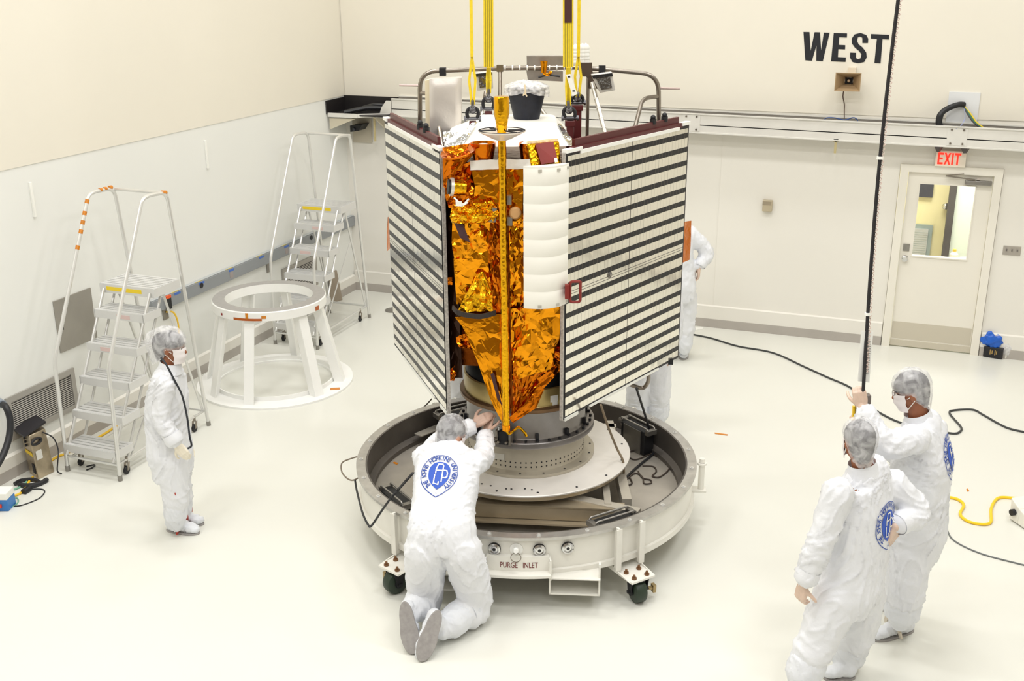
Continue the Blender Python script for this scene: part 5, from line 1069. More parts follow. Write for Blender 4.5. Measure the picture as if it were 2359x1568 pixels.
tK, cvK, trK = person('person kneeling with back to the camera in white coverall, reaching into the dolly', (hl+hr)/2*V(1, 1, 0), fw, J, skin_l, hair_g, glove_d, 2, emb=em, head_fwd=nrm(FH*.6+RH*.75-up3*.35), head_up=nrm(up3+RH*.2+FH*.25))
# --- man at right holding the hoist pendant
fw = nrm(-RH*.86+FH*.50); lf = np.cross(up3, fw); D = 6.15
h1, h2 = zp(2102, 1452), zp(2008, 1474); g1, g2 = zp(2085, 1402), zp(2018, 1400)
J = dict(head=dp(2098, 900, D), neck=dp(2116, 962, D), side=-lf,
    trunk=[(dp(2116, 960, D), .095, .085), (dp(2122, 985, D), .200, .115), (dp(2124, 1055, D), .225, .180), (dp(2112, 1150, D), .215, .185), (dp(2108, 1225, D), .225, .185), (dp(2100, 1280, D), .20, .15)],
    armL=[dp(2106, 1010, 5.97), dp(2036, 1022, 5.92), dp(1994, 952, 6.0)], armR=[dp(2148, 992, 6.30), dp(2064, 1040, 6.42), dp(2000, 985, 6.22)],
    handL=(nrm(up3*.92-RH*.22+FH*.05), nrm(-FH*.95-RH*.2), 1.5, -1), handR=(nrm(up3*.6-RH*.6), nrm(FH), 1.2, 1),
    legL=[dp(2096, 1270, 6.05), dp(2086, 1355, 6.02), dp(2074, 1425, 6.05)], legR=[dp(2112, 1262, 6.26), dp(2080, 1330, 6.30), dp(2066, 1380, 6.36)],
    footL=(h1, h2, up3), footR=(g1, g2, up3), sleeve=(.090, .080, .062), trouser=(.135, .120, .100), boot=.105)
em = (dp(2170, 1050, 6.1), nrm(RH*.80-FH*.60), up3, .25, .30)
tA, cvA, trA = person('person at far right in white coverall holding the black hoist pendant with raised hand', (h1+g1)/2, fw, J, skin_t, hair_g, glove_p, 3, emb=em, strap=M('cream_strap', (222, 212, 196), .5), head_up=nrm(up3-RH*.25), head_fwd=nrm(-RH*.9+FH*.25-up3*.25))
hc = dp(2058, 905, 6.1); m_ = MB(); m_.tube([hc+RH*.0+FH*.02*math.cos(a)+up3*.018*math.sin(a) for a in np.linspace(0, 6.283, 17)[:-1]], .0018, 6, closed=True); m_.tube([hc, hc+RH*.06+FH*.01], .0018, 6); m_.build('spectacles', M('thin_wire', (140, 132, 126), .3, .9), tA)
# --- man in front at right with a hand on his hip
fw = nrm(-RH*.70+FH*.71); lf = np.cross(up3, fw); D = 5.65
h1, h2 = zp(1850, 1612), zp(1790, 1608); g1, g2 = zp(1968, 1560), zp(1898, 1562)
J = dict(head=dp(1978, 1016, D), neck=dp(1988, 1080, D), side=-lf,
    trunk=[(dp(1988, 1078, D), .095, .085), (dp(1992, 1102, 5.67), .205, .115), (dp(1984, 1165, 5.66), .215, .155), (dp(1972, 1262, 5.64), .205, .165), (dp(1958, 1345, 5.62), .220, .175), (dp(1950, 1395, 5.62), .20, .15)],
    armL=[dp(1930, 1136, 5.51), dp(1893, 1240, 5.47), dp(1858, 1328, 5.46)], armR=[dp(2058, 1118, 5.78), dp(2112, 1180, 5.72), dp(2074, 1204, 5.63)],
    handL=(nrm(-up3*.95-RH*.15), nrm(-RH*.8-FH*.5), 1.0, -1), handR=(nrm(-up3*.85-RH*.12+FH*.05), nrm(RH*.55-FH*.8), .25, -1),
    legL=[dp(1932, 1365, 5.54), dp(1884, 1470, 5.50), dp(1842, 1570, 5.46)], legR=[dp(1985, 1360, 5.72), dp(1972, 1450, 5.76), dp(1946, 1525, 5.80)],
    footL=(h1, h2, up3), footR=(g1, g2, up3), sleeve=(.092, .080, .066), trouser=(.140, .115, .100), boot=.100)
em = (dp(2020, 1205, 5.6), nrm(RH*.78-FH*.62), up3, .25, .30)
tB, cvB, trB = person('person in front at lower right in white coverall, back turned, right hand on the hip', (h1+g1)/2, fw, J, skin_t, hair_g, glove_p, 4, emb=em, head_fwd=nrm(-RH*.22+FH*.97))
# --- three more behind the spacecraft
fw = nrm(-RH*.8-FH*.3); lf = np.cross(up3, fw); D = 11.45
h1, h2 = zp(1580, 812), zp(1573, 829); g1, g2 = zp(1552, 806), zp(1546, 822)
J = dict(head=dp(1548, 478, D), neck=dp(1550, 512, D), side=-lf,
    trunk=[(dp(1550, 510, D), .09, .08), (dp(1553, 526, D), .20, .11), (dp(1560, 560, D), .20, .14), (dp(1565, 605, D), .18, .14), (dp(1568, 655, D), .20, .15), (dp(1570, 690, D), .18, .13)],
    armL=[dp(1590, 538, D), dp(1628, 580, D), dp(1614, 608, D-.05)], armR=[dp(1520, 536, D), dp(1500, 580, D), dp(1505, 610, D)],
    handL=(nrm(-up3), nrm(RH), .5, -1), handR=(nrm(-up3), nrm(-RH), .5, 1),
    legL=[dp(1580, 680, D), dp(1580, 745, D), dp(1577, 800, D)], legR=[dp(1556, 680, D), dp(1554, 740, D), dp(1552, 795, D)], footL=(h1, h2, up3), footR=(g1, g2, up3), sleeve=(.085, .08, .065), trouser=(.12, .10, .085))
person('person far back beside the west wall, mostly hidden by the right solar panel, hand hanging', (h1+g1)/2, fw, J, skin_l, hair_g, glove_p, 5, voxel=.018)
def bystander(px, D, label, seed, f):
    c = lambda x, z: V(*(dp(px+x, 700, D)[:2]), z); o = lambda a, z, b=0: V(*(dp(px, 700, D)[:2]), 0)+RH*a+FH*b+V(0, 0, z)
    J = dict(head=o(0, 1.62), neck=o(0, 1.45), side=RH, trunk=[(o(0, 1.46), .09, .08), (o(0, 1.40), .2, .11), (o(0, 1.22), .2, .14), (o(0, 1.05), .18, .14), (o(0, .9), .2, .15), (o(0, .8), .18, .13)],
        armL=[o(-.19, 1.36), o(-.24, 1.1), o(-.2, .88, .08*f)], armR=[o(.19, 1.36), o(.24, 1.1), o(.2, .88, .08*f)], handL=(-up3, -RH, .5, 1), handR=(-up3, RH, .5, -1),
        legL=[o(-.09, .82), o(-.10, .45, .02*f), o(-.10, .11)], legR=[o(.09, .82), o(.10, .45, .02*f), o(.10, .11)], footL=(o(-.10, 0, -.07*f), o(-.10, 0, .20*f), up3), footR=(o(.10, 0, -.07*f), o(.10, 0, .20*f), up3), trouser=(.12, .11, .10), boot=.10)
    return person(label, o(0, 0), FH*f, J, skin_l, hair_g, glove_p, seed, voxel=.018)
bystander(1500, 9.55, 'person behind the dolly, only white trouser legs visible below the right solar panel', 6, -1)
bystander(1076, 9.50, 'person behind the dolly, a sliver of white coverall left of the separation ring', 7, -1)
# ================================================================== things on the left wall and the floor beside it
X0 = XW
t = thing('access_panel', 'square grey metal access panel on the left wall behind the nearer ladder', 'panel', (X0, 7.48, 1.14))
m_ = MB(); m_.box(X0, X0+.012, 7.24, 7.72, .895, 1.385); m_.build('panel_plate', M('panel_grey_brown', (158, 154, 146), .45, .5, noise=(2, .08)), t, bevel=.003)
m_ = MB(); m_.box(X0+.012, X0+.018, 7.27, 7.31, 1.10, 1.14); m_.build('latch', dark_void, t)
def vent(label, ya, yb_, za, zb_):
    t = thing('wall_vent', label, 'vent', (X0, (ya+yb_)/2, za), 'louvred grilles on the left wall'); f = .05; m_ = MB()
    m_.box(X0, X0+.02, ya, yb_, za, za+f); m_.box(X0, X0+.02, ya, yb_, zb_-f, zb_); m_.box(X0, X0+.02, ya, ya+f, za+f, zb_-f); m_.box(X0, X0+.02, yb_-f, yb_, za+f, zb_-f)
    m_.build('vent_frame', M('vent_frame_grey', (172, 168, 162), .45, .4), t)
    m_ = MB(); n = 16
    for k in range(n):
        z = za+f+(zb_-za-2*f)*(k+.5)/n; m_.add([(X0+.005, ya+f, z+.0042), (X0+.009, ya+f, z-.0042), (X0+.009, yb_-f, z-.0042), (X0+.005, yb_-f, z+.0042)], [(0, 1, 2, 3)])
    m_.box(X0+.0005, X0+.0015, ya+f, yb_-f, za+f, zb_-f, 1)
    m_.build('louvre_slats', [M('louvre_grey', (186, 182, 176), .45, .4), dark_void], t, smooth=0)
vent('large grey louvred grille low on the left wall beside the nearer ladder', 6.54, 7.36, .32, .715)
vent('grey louvred grille on the left wall half hidden behind the farther ladder and stand', 10.92, 11.72, .33, .73)
t = thing('wall_raceway', 'long grey electrical raceway running along the left wall to the corner', 'raceway', (X0, 10.5, .9))
ya = xp(343, 716, X0)[1]; m_ = MB(); m_.box(X0, X0+.055, ya, YW-.005, .895, 1.025); m_.box(X0, X0+.045, ya, YW-.005, 1.025, 1.035, 1); m_.build('raceway_body', [M('raceway_grey', (150, 154, 158), .45, .3), M('raceway_light', (190, 194, 196), .45, .3)], t, bevel=.004)
for px, py in ((464, 657), (717, 547)): q = xp(px, py, X0+.056); m_ = MB(); m_.lathe([(.028, 0), (.028, .006), (.0001, .006)], q, 20, axis=(1, 0, 0)); m_.build('round_socket', dark_void, t)
for px, py in ((464, 647), (533, 617), (602, 589), (660, 565), (408, 668)):
    q = xp(px, py, X0+.056); m_ = MB(); m_.box(X0+.055, X0+.057, q[1]-.05, q[1]+.05, .995, 1.018); m_.build('blue_label', M('label_blue', (70, 110, 190), .5), t)
    m_ = MB(); m_.box(X0+.045, X0+.047, q[1]-.09, q[1]+.03, 1.028, 1.036); m_.build('yellow_label', M('label_yellow', (232, 214, 130), .5), t)
for px, py in ((533, 628), (660, 573)): q = xp(px, py, X0+.056); m_ = MB(); m_.box(X0+.055, X0+.058, q[1]-.03, q[1]+.03, .92, .985); m_.build('socket', M('socket_grey', (160, 150, 148), .5), t)
q = xp(770, 517, X0+.06); m_ = MB(); m_.ball((X0+.075, q[1], q[2]), .025, 8); m_.build('red_plug', M('plug_red', (225, 70, 40), .4), t)
t = thing('power_strip', 'black socket strip with orange top on the raceway end beside the nearer ladder', 'power strip', xp(383, 690, X0+.07)); q = xp(387, 690, X0+.06)
m_ = MB(); m_.box(X0+.056, X0+.075, q[1]-.035, q[1]+.035, .885, 1.0); m_.build('strip_body', dark_rubber, t); m_ = MB(); m_.box(X0+.056, X0+.076, q[1]-.036, q[1]+.036, 1.0, 1.03); m_.build('orange_cap', M('orange_cap', (235, 90, 30), .4), t)
q = xp(380, 722, X0); t = thing('outlet_plate', 'grey outlet plate with a yellow cord below the black socket strip', 'outlet', q); m_ = MB(); m_.box(X0, X0+.012, q[1]-.04, q[1]+.04, q[2]-.06, q[2]+.06); m_.build('plate', grey_metal, t)
m_ = MB(); m_.tube(spline([(X0+.015, q[1], q[2]+.02), (X0+.06, q[1]+.06, q[2]-.0), (X0+.07, q[1]+.10, q[2]-.12), (X0+.06, q[1]+.10, q[2]-.3), (X0+.05, q[1]+.05, .02)]), .009, 8); m_.build('yellow_cord', M('cord_yellow', (240, 195, 50), .45), t)
q = xp(618, 613, X0); m_ = MB(); m_.box(X0, X0+.012, q[1]-.045, q[1]+.045, q[2]-.07, q[2]+.07); m_.box(X0+.012, X0+.014, q[1]-.04, q[1]+.04, q[2]+.04, q[2]+.065, 1); tag(m_.build('wall_plate', [grey_metal, dark_void]), 'small grey wall plate under the raceway beside the farther ladder rail', 'wall plate')
for i, (y, za, zb_) in enumerate(((7.18, 2.165, 2.47), (9.665, 2.17, 2.47))):
    tag(MB().box(X0, X0+.02, y-.012, y+.012, za, zb_).build('wall_strip', white_paint, bevel=.003), ('short white vertical strip on the left wall, the one nearest the camera', 'short white vertical strip on the left wall, the farther one above the stand')[i], 'wall strip', 'white strips on the left wall')
b0, b1 = zp(762, 699), zp(789, 691); tp = [xp(776, 622, X0+.06), xp(761, 632, X0+.06)]
m_ = MB(); m_.prism([V(b0[0], b0[1], .004), V(b1[0], b1[1], .004), V(*tp[0]), V(*tp[1])], V(-.02, 0, .003)); tag(m_.build('leaning_board', M('board_brown_grey', (150, 138, 122), .5, noise=(3, .06))), 'brown grey board leaning on the left wall behind the farther ladder', 'board')
# corner: wall box and camera under the tray gusset
m_ = MB(); m_.box(-7.05, -6.78, YW-.03, YW-.012, 2.02, 2.36); tag(m_.build('junction_plate', M('plate_beige_grey', (196, 188, 170), .5)), 'beige grey plate on the back wall in the corner under the tray', 'plate')
t = thing('wall_camera', 'small black wedge camera under the corner tray bracket', 'camera', (-6.95, YW-.2, 2.2)); m_ = MB(); m_.prism([(-6.98, YW-.22, 2.18), (-6.86, YW-.22, 2.20), (-6.80, YW-.22, 2.28), (-6.98, YW-.22, 2.26)], (0, .19, 0)); m_.build('camera_body', dark_rubber, t); m_ = MB(); m_.cyl((-6.92, YW-.215, 2.22), (-6.92, YW-.235, 2.215), .02, 14); m_.build('lens', M('lens_glass', (40, 44, 56), .1), t)
# power pedestal
f0, f1, f2 = zp(69, 1090), zp(89, 1105), zp(126, 1086); ex, ey = f1-f0, f2-f1; f3 = f0+ey; hgt = .40; tl_ = V(-.05, .02, 0)
t = thing('power_pedestal', 'battered silver power pedestal with black lid standing below the large louvre', 'power pedestal', (f0+f2)/2)
sm_ = M('pedestal_steel', (186, 172, 148), .3, .8, noise=(7, .25), rvar=(9, .18, .45)); m_ = MB(); b = [f0, f1, f2, f3]; tpz = [p+V(0, 0, hgt)+tl_ for p in b]
m_.add(b+tpz, [(0, 1, 2, 3), (4, 7, 6, 5), (0, 4, 5, 1), (1, 5, 6, 2), (2, 6, 7, 3), (3, 7, 4, 0)]); m_.build('pedestal_body', sm_, t, bevel=.006)
m_ = MB(); c = sum(tpz)/4; lid = [c+(p-c)*1.12 for p in tpz]; m_.prism([lid[0]+V(-.05, -.02, .0), lid[1]+V(-.02, -.03, 0), lid[2]+V(0, 0, .05), lid[3]+V(0, 0, .05)], V(0, 0, .018)); m_.build('lid', M('lid_black', (52, 50, 54), .4, .3), t)
nf = nrm(np.cross(ex, V(0, 0, 1))); nf = nf if nf@(-FH) > 0 else -nf; nf2 = nrm(np.cross(ey, V(0, 0, 1))); nf2 = nf2 if nf2@RH > 0 else -nf2
def on(fx, fz, face=0): return (f0+ex*fx if face == 0 else f1+ey*fx)+V(0, 0, hgt*fz)+tl_*fz+(nf if face == 0 else nf2)*.003
for fz in (.88, .80, .72): MB().cyl(on(.45, fz), on(.45, fz)+nf*.012, .012, 10).build('round_port', dark_void, t)
m_ = MB(); m_.prism([on(.15, .52), on(.95, .52), on(.95, .60), on(.15, .60)], nf*.002); m_.build('yellow_sticker', M('label_yellow2', (232, 196, 40), .5), t)
m_ = MB(); m_.prism([on(.65, .12), on(.9, .12), on(.9, .34), on(.65, .34)], nf*.004); m_.build('black_inlet', dark_void, t)
m_ = MB(); m_.prism([on(.15, .42, 1), on(.5, .42, 1), on(.5, .62, 1), on(.15, .62, 1)], nf2*.002); m_.build('white_sticker', M('paper_label'), t)
m_ = MB(); c = on(.30, .83, 1); m_.tube([c+nf2*.01+V(.05*math.cos(a)*nf2[1], -.05*math.cos(a)*nf2[0], .025*math.sin(a)) for a in np.linspace(0, 12, 26)], .011, 8); m_.build('coiled_lead', black_cable, t)
m_ = MB(); m_.tube(spline([on(.8, .95, 1), on(1.05, .8, 1)+nf2*.06, on(1.0, .55, 1)+nf2*.10, on(.75, .35, 1)+nf2*.12, on(.7, .12, 1)+nf2*.1, on(.9, .02, 1)+nf2*.10]), .006, 8); m_.build('side_lead', black_cable, t)
yel, grn = M('cord_yellow', (240, 195, 50), .45), M('cord_green', (120, 178, 150), .5)
floor_cable('power_cable', [(34, 1114), (50, 1106), (76, 1104), (90, 1110), (92, 1114), (66, 1117), (44, 1116), (74, 1119), (104, 1108), (106, 1104), (94, 1112), (70, 1121), (60, 1128)], .018, black_cable, 'thick black power cable looped at the foot of the silver pedestal')
tag(MB().tube([zp(54, 1133, .02), zp(67, 1125, .02)], .028, 12).build('cable_plug', dark_rubber), 'black plug at the end of the looped cable by the pedestal', 'plug')
floor_cable('yellow_cable', [(8, 1142), (28, 1142), (46, 1136), (60, 1122), (66, 1110), (76, 1098)], .010, yel, 'yellow cable running from the floor box to the silver pedestal')
floor_cable('yellow_lead', [(118, 1060), (135, 1050), (147, 1046), (180, 1030), (215, 1013), (245, 996), (268, 980)], .011, yel, 'yellow cable lying along the left wall base behind the nearer ladder')
floor_cable('green_cable', [(0, 1128), (30, 1127), (52, 1118), (62, 1108)], .008, grn, 'pale green cable crossing the floor left of the pedestal')
floor_cable('green_lead', [(20, 1152), (38, 1146), (42, 1155), (30, 1166), (12, 1164)], .005, grn, 'thin green lead curled in front of the floor box at the left edge')
floor_cable('black_lead', [(10, 1164), (40, 1165), (66, 1158), (92, 1146), (103, 1132), (95, 1126), (68, 1126)], .005, black_cable, 'thin black lead looping across the floor in front of the pedestal')
floor_cable('hook_cable', [(199, 1074), (216, 1070), (218, 1072), (212, 1077), (199, 1082)], .006, black_cable, 'short bent black wire lying under the nearer ladder')
q = zp(8, 1178); t = thing('floor_box', 'small white and blue box cut off by the left edge of the picture', 'box', (q[0]-.06, q[1], 0)); m_ = MB(); m_.rbox((q[0]-.08, q[1]+.05, .05), .2, .14, .10, .35); m_.build('blue_base', M('box_blue', (50, 120, 190), .4), t, bevel=.005); m_ = MB(); m_.rbox((q[0]-.08, q[1]+.05, .13), .2, .14, .06, .35); m_.build('white_top', white_paint, t, bevel=.005); m_ = MB(); m_.rbox((q[0]-.02, q[1]-.01, .05), .03, .02, .03, .35); m_.build('red_switch', M('plug_red'), t)
t = thing('wall_hose', 'thick black hose bending down from the left wall at the picture edge', 'hose', xp(5, 935, X0)); m_ = MB(); m_.tube(spline([xp(4, 930, X0+.08), xp(14, 938, X0+.16), xp(23, 965, X0+.20), xp(21, 1005, X0+.22), xp(8, 1045, X0+.24), xp(-14, 1085, X0+.26)]), .028, 12); m_.build('hose', black_cable, t); m_ = MB(); m_.tube([xp(-2, 925, X0), xp(6, 931, X0+.10)], .035, 14); m_.build('wall_fitting', M('fitting_grey', (150, 160, 172), .4, .4), t)
# ================================================================== west wall
def wx(px, py): return yp(px, py, YW-.012)
t = thing('wall_lettering', 'large black WEST lettering painted on the upper west wall', 'lettering', wx(1945, 110)); lk = M('black_wall_paint', (22, 24, 32), .6)
def strip(zx, zy): return yp(1700+zx*.2794, 40+zy*.2794, YW-.014)
def letter(name, polys):
    m_ = MB()
    for pg in polys: m_.prism([strip(*p) for p in pg], (0, -.002, 0))
    m_.build(name, lk, t, smooth=0)
letter('letter_w', [[(540, 120), (590, 121), (600, 275), (632, 122), (676, 123), (686, 272), (708, 125), (756, 127), (700, 360), (645, 357), (648, 230), (610, 357), (556, 353)]])
letter('letter_e', [[(790, 128), (900, 132), (898, 166), (835, 163), (831, 226), (885, 229), (883, 264), (828, 261), (824, 327), (890, 331), (887, 367), (768, 361)]])
a_o = [(1072, 212), (1074, 175), (1058, 145), (1010, 128), (962, 140), (938, 175), (940, 215), (965, 250), (1000, 278), (1018, 305), (1010, 338), (990, 345), (972, 335), (974, 292), (926, 290), (924, 332), (945, 368), (992, 379), (1040, 368), (1062, 330), (1058, 290), (1030, 250), (996, 222), (982, 195), (988, 165), (1006, 158), (1026, 168), (1026, 211)]
letter('letter_s', [a_o])
letter('letter_t', [[(1098, 137), (1247, 144), (1245, 182), (1192, 179), (1176, 380), (1125, 376), (1146, 177), (1096, 174)]])
q = wx(1953, 187); t = thing('horn_speaker', 'tan rectangular horn speaker mounted on the upper west wall under the lettering', 'speaker', q); F_ = V(0, -1, 0)
c = yp(1953, 189, YW-.26); m_ = MB(); W_, H_ = .125, .09; w_, h_ = .04, .035; tl2 = V(0, -.05, -.0)
rim = [c+V(sx*W_, 0, sz*H_+(.012 if 0 else 0)) for sx, sz in ((-1, -1), (1, -1), (1, 1), (-1, 1))]; thr = [c+V(sx*w_, .17, sz*h_) for sx, sz in ((-1, -1), (1, -1), (1, 1), (-1, 1))]
out = [c+V(sx*(W_+.008), .0, sz*(H_+.008)) for sx, sz in ((-1, -1), (1, -1), (1, 1), (-1, 1))]; tho = [p+V(0, .012, 0)+(p-c)*V(.2, 0, .2) for p in thr]
m_.add(rim+thr+out+tho, [(i, (i+1) % 4, 4+(i+1) % 4, 4+i) for i in range(4)]+[(8+i, 12+i, 12+(i+1) % 4, 8+(i+1) % 4) for i in range(4)]+[(i, 8+i, 8+(i+1) % 4, (i+1) % 4) for i in range(4)]+[(12, 13, 14, 15)])
m_.build('horn', M('horn_tan', (168, 142, 108), .5), t, smooth=0); m_ = MB(); m_.add([p+V(0, -.012, 0) for p in thr], [(0, 1, 2, 3)]); m_.build('throat', M('throat_dark', (26, 22, 22), .7), t, smooth=0)
m_ = MB(); m_.ball(c+V(0, .135, -.0), .016, 8); m_.build('throat_tip', M('tip_pale', (205, 180, 150), .4), t)
m_ = MB(); m_.cyl(c+V(0, .16, .0), c+V(0, .25, .0), .045, 16); m_.box(c[0]-.02, c[0]+.06, YW-.10, YW-.012, c[2]+.06, c[2]+.135); m_.build('driver_bracket', M('bracket_pale', (226, 214, 194), .5), t)
m_ = MB(); m_.tube(spline([yp(1944, 207, YW-.10), yp(1942, 222, YW-.05), yp(1945, 240, YW-.04), yp(1945, 256, YW-.06), yp(1945, 272, YW-.10)]), .006, 8); m_.build('speaker_lead', M('lead_brown', (84, 62, 52), .5), t)
m_ = MB(); m_.tube(spline([yp(1898, 280, YW-.12), yp(1903, 272, YW-.12), yp(1920, 271, YW-.12), yp(1945, 276, YW-.12), yp(1965, 271, YW-.12), yp(1974, 275, YW-.12), yp(1976, 282, YW-.12)]), .006, 8); tag(m_.build('blue_wire', M('wire_blue', (50, 80, 140), .5)), 'thin blue wire looping over the trough edge below the horn speaker', 'wire')
q = wx(2216, 250); t = thing('hose_plate', 'pale square wall plate above the trough with a black hose and coloured wires', 'wall plate', q); a, b = wx(2187, 211), wx(2249, 292)
m_ = MB(); m_.box(a[0], b[0], YW-.024, YW-.012, b[2], a[2]); m_.build('plate', M('plate_pale_blue', (222, 224, 226), .5), t)
m_ = MB(); m_.tube(spline([yp(2170, 297, YW-.14), yp(2163, 283, YW-.16), yp(2168, 262, YW-.16), yp(2185, 249, YW-.12), yp(2208, 241, YW-.07), yp(2221, 241, YW-.03)], 8), [.034]*16+[.03]*25, 12); m_.build('hose', black_cable, t)
for k, (col, dx) in enumerate((((40, 110, 80), 0), ((220, 190, 50), 4), ((60, 60, 64), -3))): m_ = MB(); m_.tube(spline([yp(2219, 243, YW-.04), yp(2232+dx, 262, YW-.10), yp(2247+dx, 283, YW-.15), yp(2272+dx, 301, YW-.18)]), .008, 8); m_.build('wire', M('wire_col_%d' % k, col, .5), t)
m_ = MB(); m_.tube(spline([yp(2221, 246, YW-.05), yp(2223, 270, YW-.14), yp(2215, 288, YW-.2), yp(2203, 297, YW-.25)]), .0035, 6); m_.build('wire', M('wire_lilac', (150, 160, 210), .5), t)
t = thing('exit_sign', 'white exit sign box with glowing red EXIT letters above the door', 'exit sign', (.25, YW, 2.12)); m_ = MB(); a, b = yp(2157, 346, YW-.07), yp(2223, 386, YW-.07); m_.box(a[0], b[0], YW-.07, YW-.012, b[2]-.0, a[2]); m_.build('sign_box', M('sign_white', (238, 228, 212), .45), t, bevel=.004)
rd = M('exit_red_glow', (255, 40, 26), .4, emit=((255, 36, 22), 1.6)); org = V(a[0]+.025, YW-.0715, b[2]+.022); wl, hl_ = (b[0]-a[0]-.05), (a[2]-b[2]-.044); u = wl/4.4
def lt(pgs, ox): 
    m_ = MB()
    for pg in pgs: m_.prism([org+V((ox+x)*u, 0, z*hl_) for x, z in pg], (0, -.002, 0))
    m_.build('exit_letter', rd, t, smooth=0)
s_ = .30
lt([[(0, 0), (s_, 0), (s_, 1), (0, 1)], [(s_, 0), (.95, 0), (.95, .17), (s_, .17)], [(s_, .42), (.85, .42), (.85, .58), (s_, .58)], [(s_, .83), (.95, .83), (.95, 1), (s_, 1)]], 0)
lt([[(0, 0), (.32, 0), (1.15, 1), (.83, 1)], [(.83, 0), (1.15, 0), (.32, 1), (0, 1)]], 1.08)
lt([[(0, 0), (s_, 0), (s_, 1), (0, 1)]], 2.38); lt([[(.38, 0), (.38+s_, 0), (.38+s_, .83), (.38, .83)], [(0, .83), (1.06, .83), (1.06, 1), (0, 1)]], 2.86)
for i, (px, py) in enumerate(((2163, 339), (2224, 342))):
    p = yp(px, py, YW-.115); t = thing('emergency_lamp', ('dark emergency lamp head left of the exit sign', 'dark emergency lamp head right of the exit sign')[i], 'lamp', p); m_ = MB(); m_.lathe([(.018, .05), (.05, -.005), (.045, -.01), (.0001, -.012)], p, 4, axis=nrm(V(0, -.25, -1)), u=(1, .4, 0)); m_.build('lamp_head', M('lamp_grey', (96, 90, 90), .35, .6), t, smooth=0); m_ = MB(); m_.cyl(p+V(0, .01, .03), V(p[0], YW-.012, p[2]+.02), .01, 8); m_.build('lamp_arm', grey_metal, t)
t = thing('light_switch', 'grey three-toggle switch plate on the wall right of the door', 'light switch', wx(2330, 576)); a, b = yp(2312, 565, YW), yp(2350, 589, YW); m_ = MB(); m_.box(a[0], b[0], YW-.008, YW, b[2], a[2]); m_.build('plate', M('switch_grey', (178, 172, 164), .4, .5), t, bevel=.002)
for k in range(3): x = a[0]+(b[0]-a[0])*(.2+.3*k); m_ = MB(); m_.box(x-.006, x+.006, YW-.022, YW-.008, (a[2]+b[2])/2-.006, (a[2]+b[2])/2+.016); m_.build('toggle', M('toggle_grey', (110, 104, 100), .4), t)
a, b = yp(1759, 459, YW), yp(1783, 486, YW); t = thing('thermostat', 'small tan metal box on the west wall between solar panel and door', 'thermostat', ((a[0]+b[0])/2, YW, b[2])); m_ = MB(); m_.box(a[0], b[0]-.02, YW-.06, YW, b[2], a[2]); m_.build('housing', M('box_tan', (188, 176, 150), .45, .2), t, bevel=.005); m_ = MB(); m_.box(a[0], b[0]-.03, YW-.063, YW-.06, a[2]-.05, a[2]-.01); m_.build('lid_panel', M('box_tan_dark', (160, 148, 126), .45, .2), t)
a, b = yp(1926, 322, YW-.23), yp(1929, 353, YW-.23); m_ = MB(); m_.box(a[0]-.012, a[0]+.012, YW-.24, YW-.225, b[2], a[2]+.0); m_.box(a[0]-.025, a[0]+.025, YW-.24, YW-.2, a[2]-.02, a[2]+.012); tag(m_.build('hook_bracket', M('strip_olive')), 'small olive bracket hanging under the trough, left of the exit door', 'bracket')
# bag with box by the door
p0 = zp(2264, 822); p1_ = zp(2307, 829); d = nrm(p1_-p0); n = V(-d[1], d[0], 0); t = thing('black_box', 'black box with gold marking on the floor right of the door', 'box', (p0+p1_)/2); c = (p0+p1_)/2+n*.07
m_ = MB(); m_.obox(c+V(0, 0, .065), d*.10, n*.06, V(0, 0, .06)); m_.build('carton', M('carton_black', (24, 24, 30), .4), t, bevel=.004)
m_ = MB(); 
for k, dx in enumerate((-.03, -.01, .02, .035)): m_.obox(c-n*.061+d*dx+V(0, 0, .07), d*.005, n*.0006, V(0, 0, .02 if k % 2 else .03))
m_.build('gold_marking', M('gold_print', (170, 140, 80), .4), t)
def crump(name, c, r, sc, mt, lab, cat, seed, amp=.3):
    m_ = MB().ball((0, 0, 0), 1, 14); m2 = MB(); vs = [np.array(c)+np.array(p)*r*np.array(sc)*(1+amp*mnoise.noise(Vector(np.array(p)*1.8+seed))+.15*mnoise.noise(Vector(np.array(p)*5+seed))) for p in m_.v]; m2.add(vs, m_.f); return tag(m2.build(name, mt, None, smooth=50), lab, cat)
crump('blue_cloth', c+V(-.03, -.025, .20), .092, (1.15, .42, 1.0), M('blue_plastic', (28, 96, 200), .35), 'crumpled bright blue cloth bag on top of the black box by the door', 'cloth', 3, .55)
crump('clear_bag', c+d*.13+V(0, .03, .10), .075, (.8, .6, 1.35), film, 'clear plastic bag with a bottle right of the black box by the door', 'plastic bag', 5, .15)
t = thing('spray_bottle', 'white bottle inside the clear bag by the door', 'bottle', c+d*.13+V(0, .03, .0)); q = t.location; MB().lathe([(.0001, .005), (.034, .005), (.036, .09), (.015, .12), (.015, .14), (.0001, .14)], q, 18).build('bottle_body', M('bottle_white'), t); MB().lathe([(.018, .135), (.018, .165), (.0001, .165)], q, 14).build('cap', grey_metal, t)
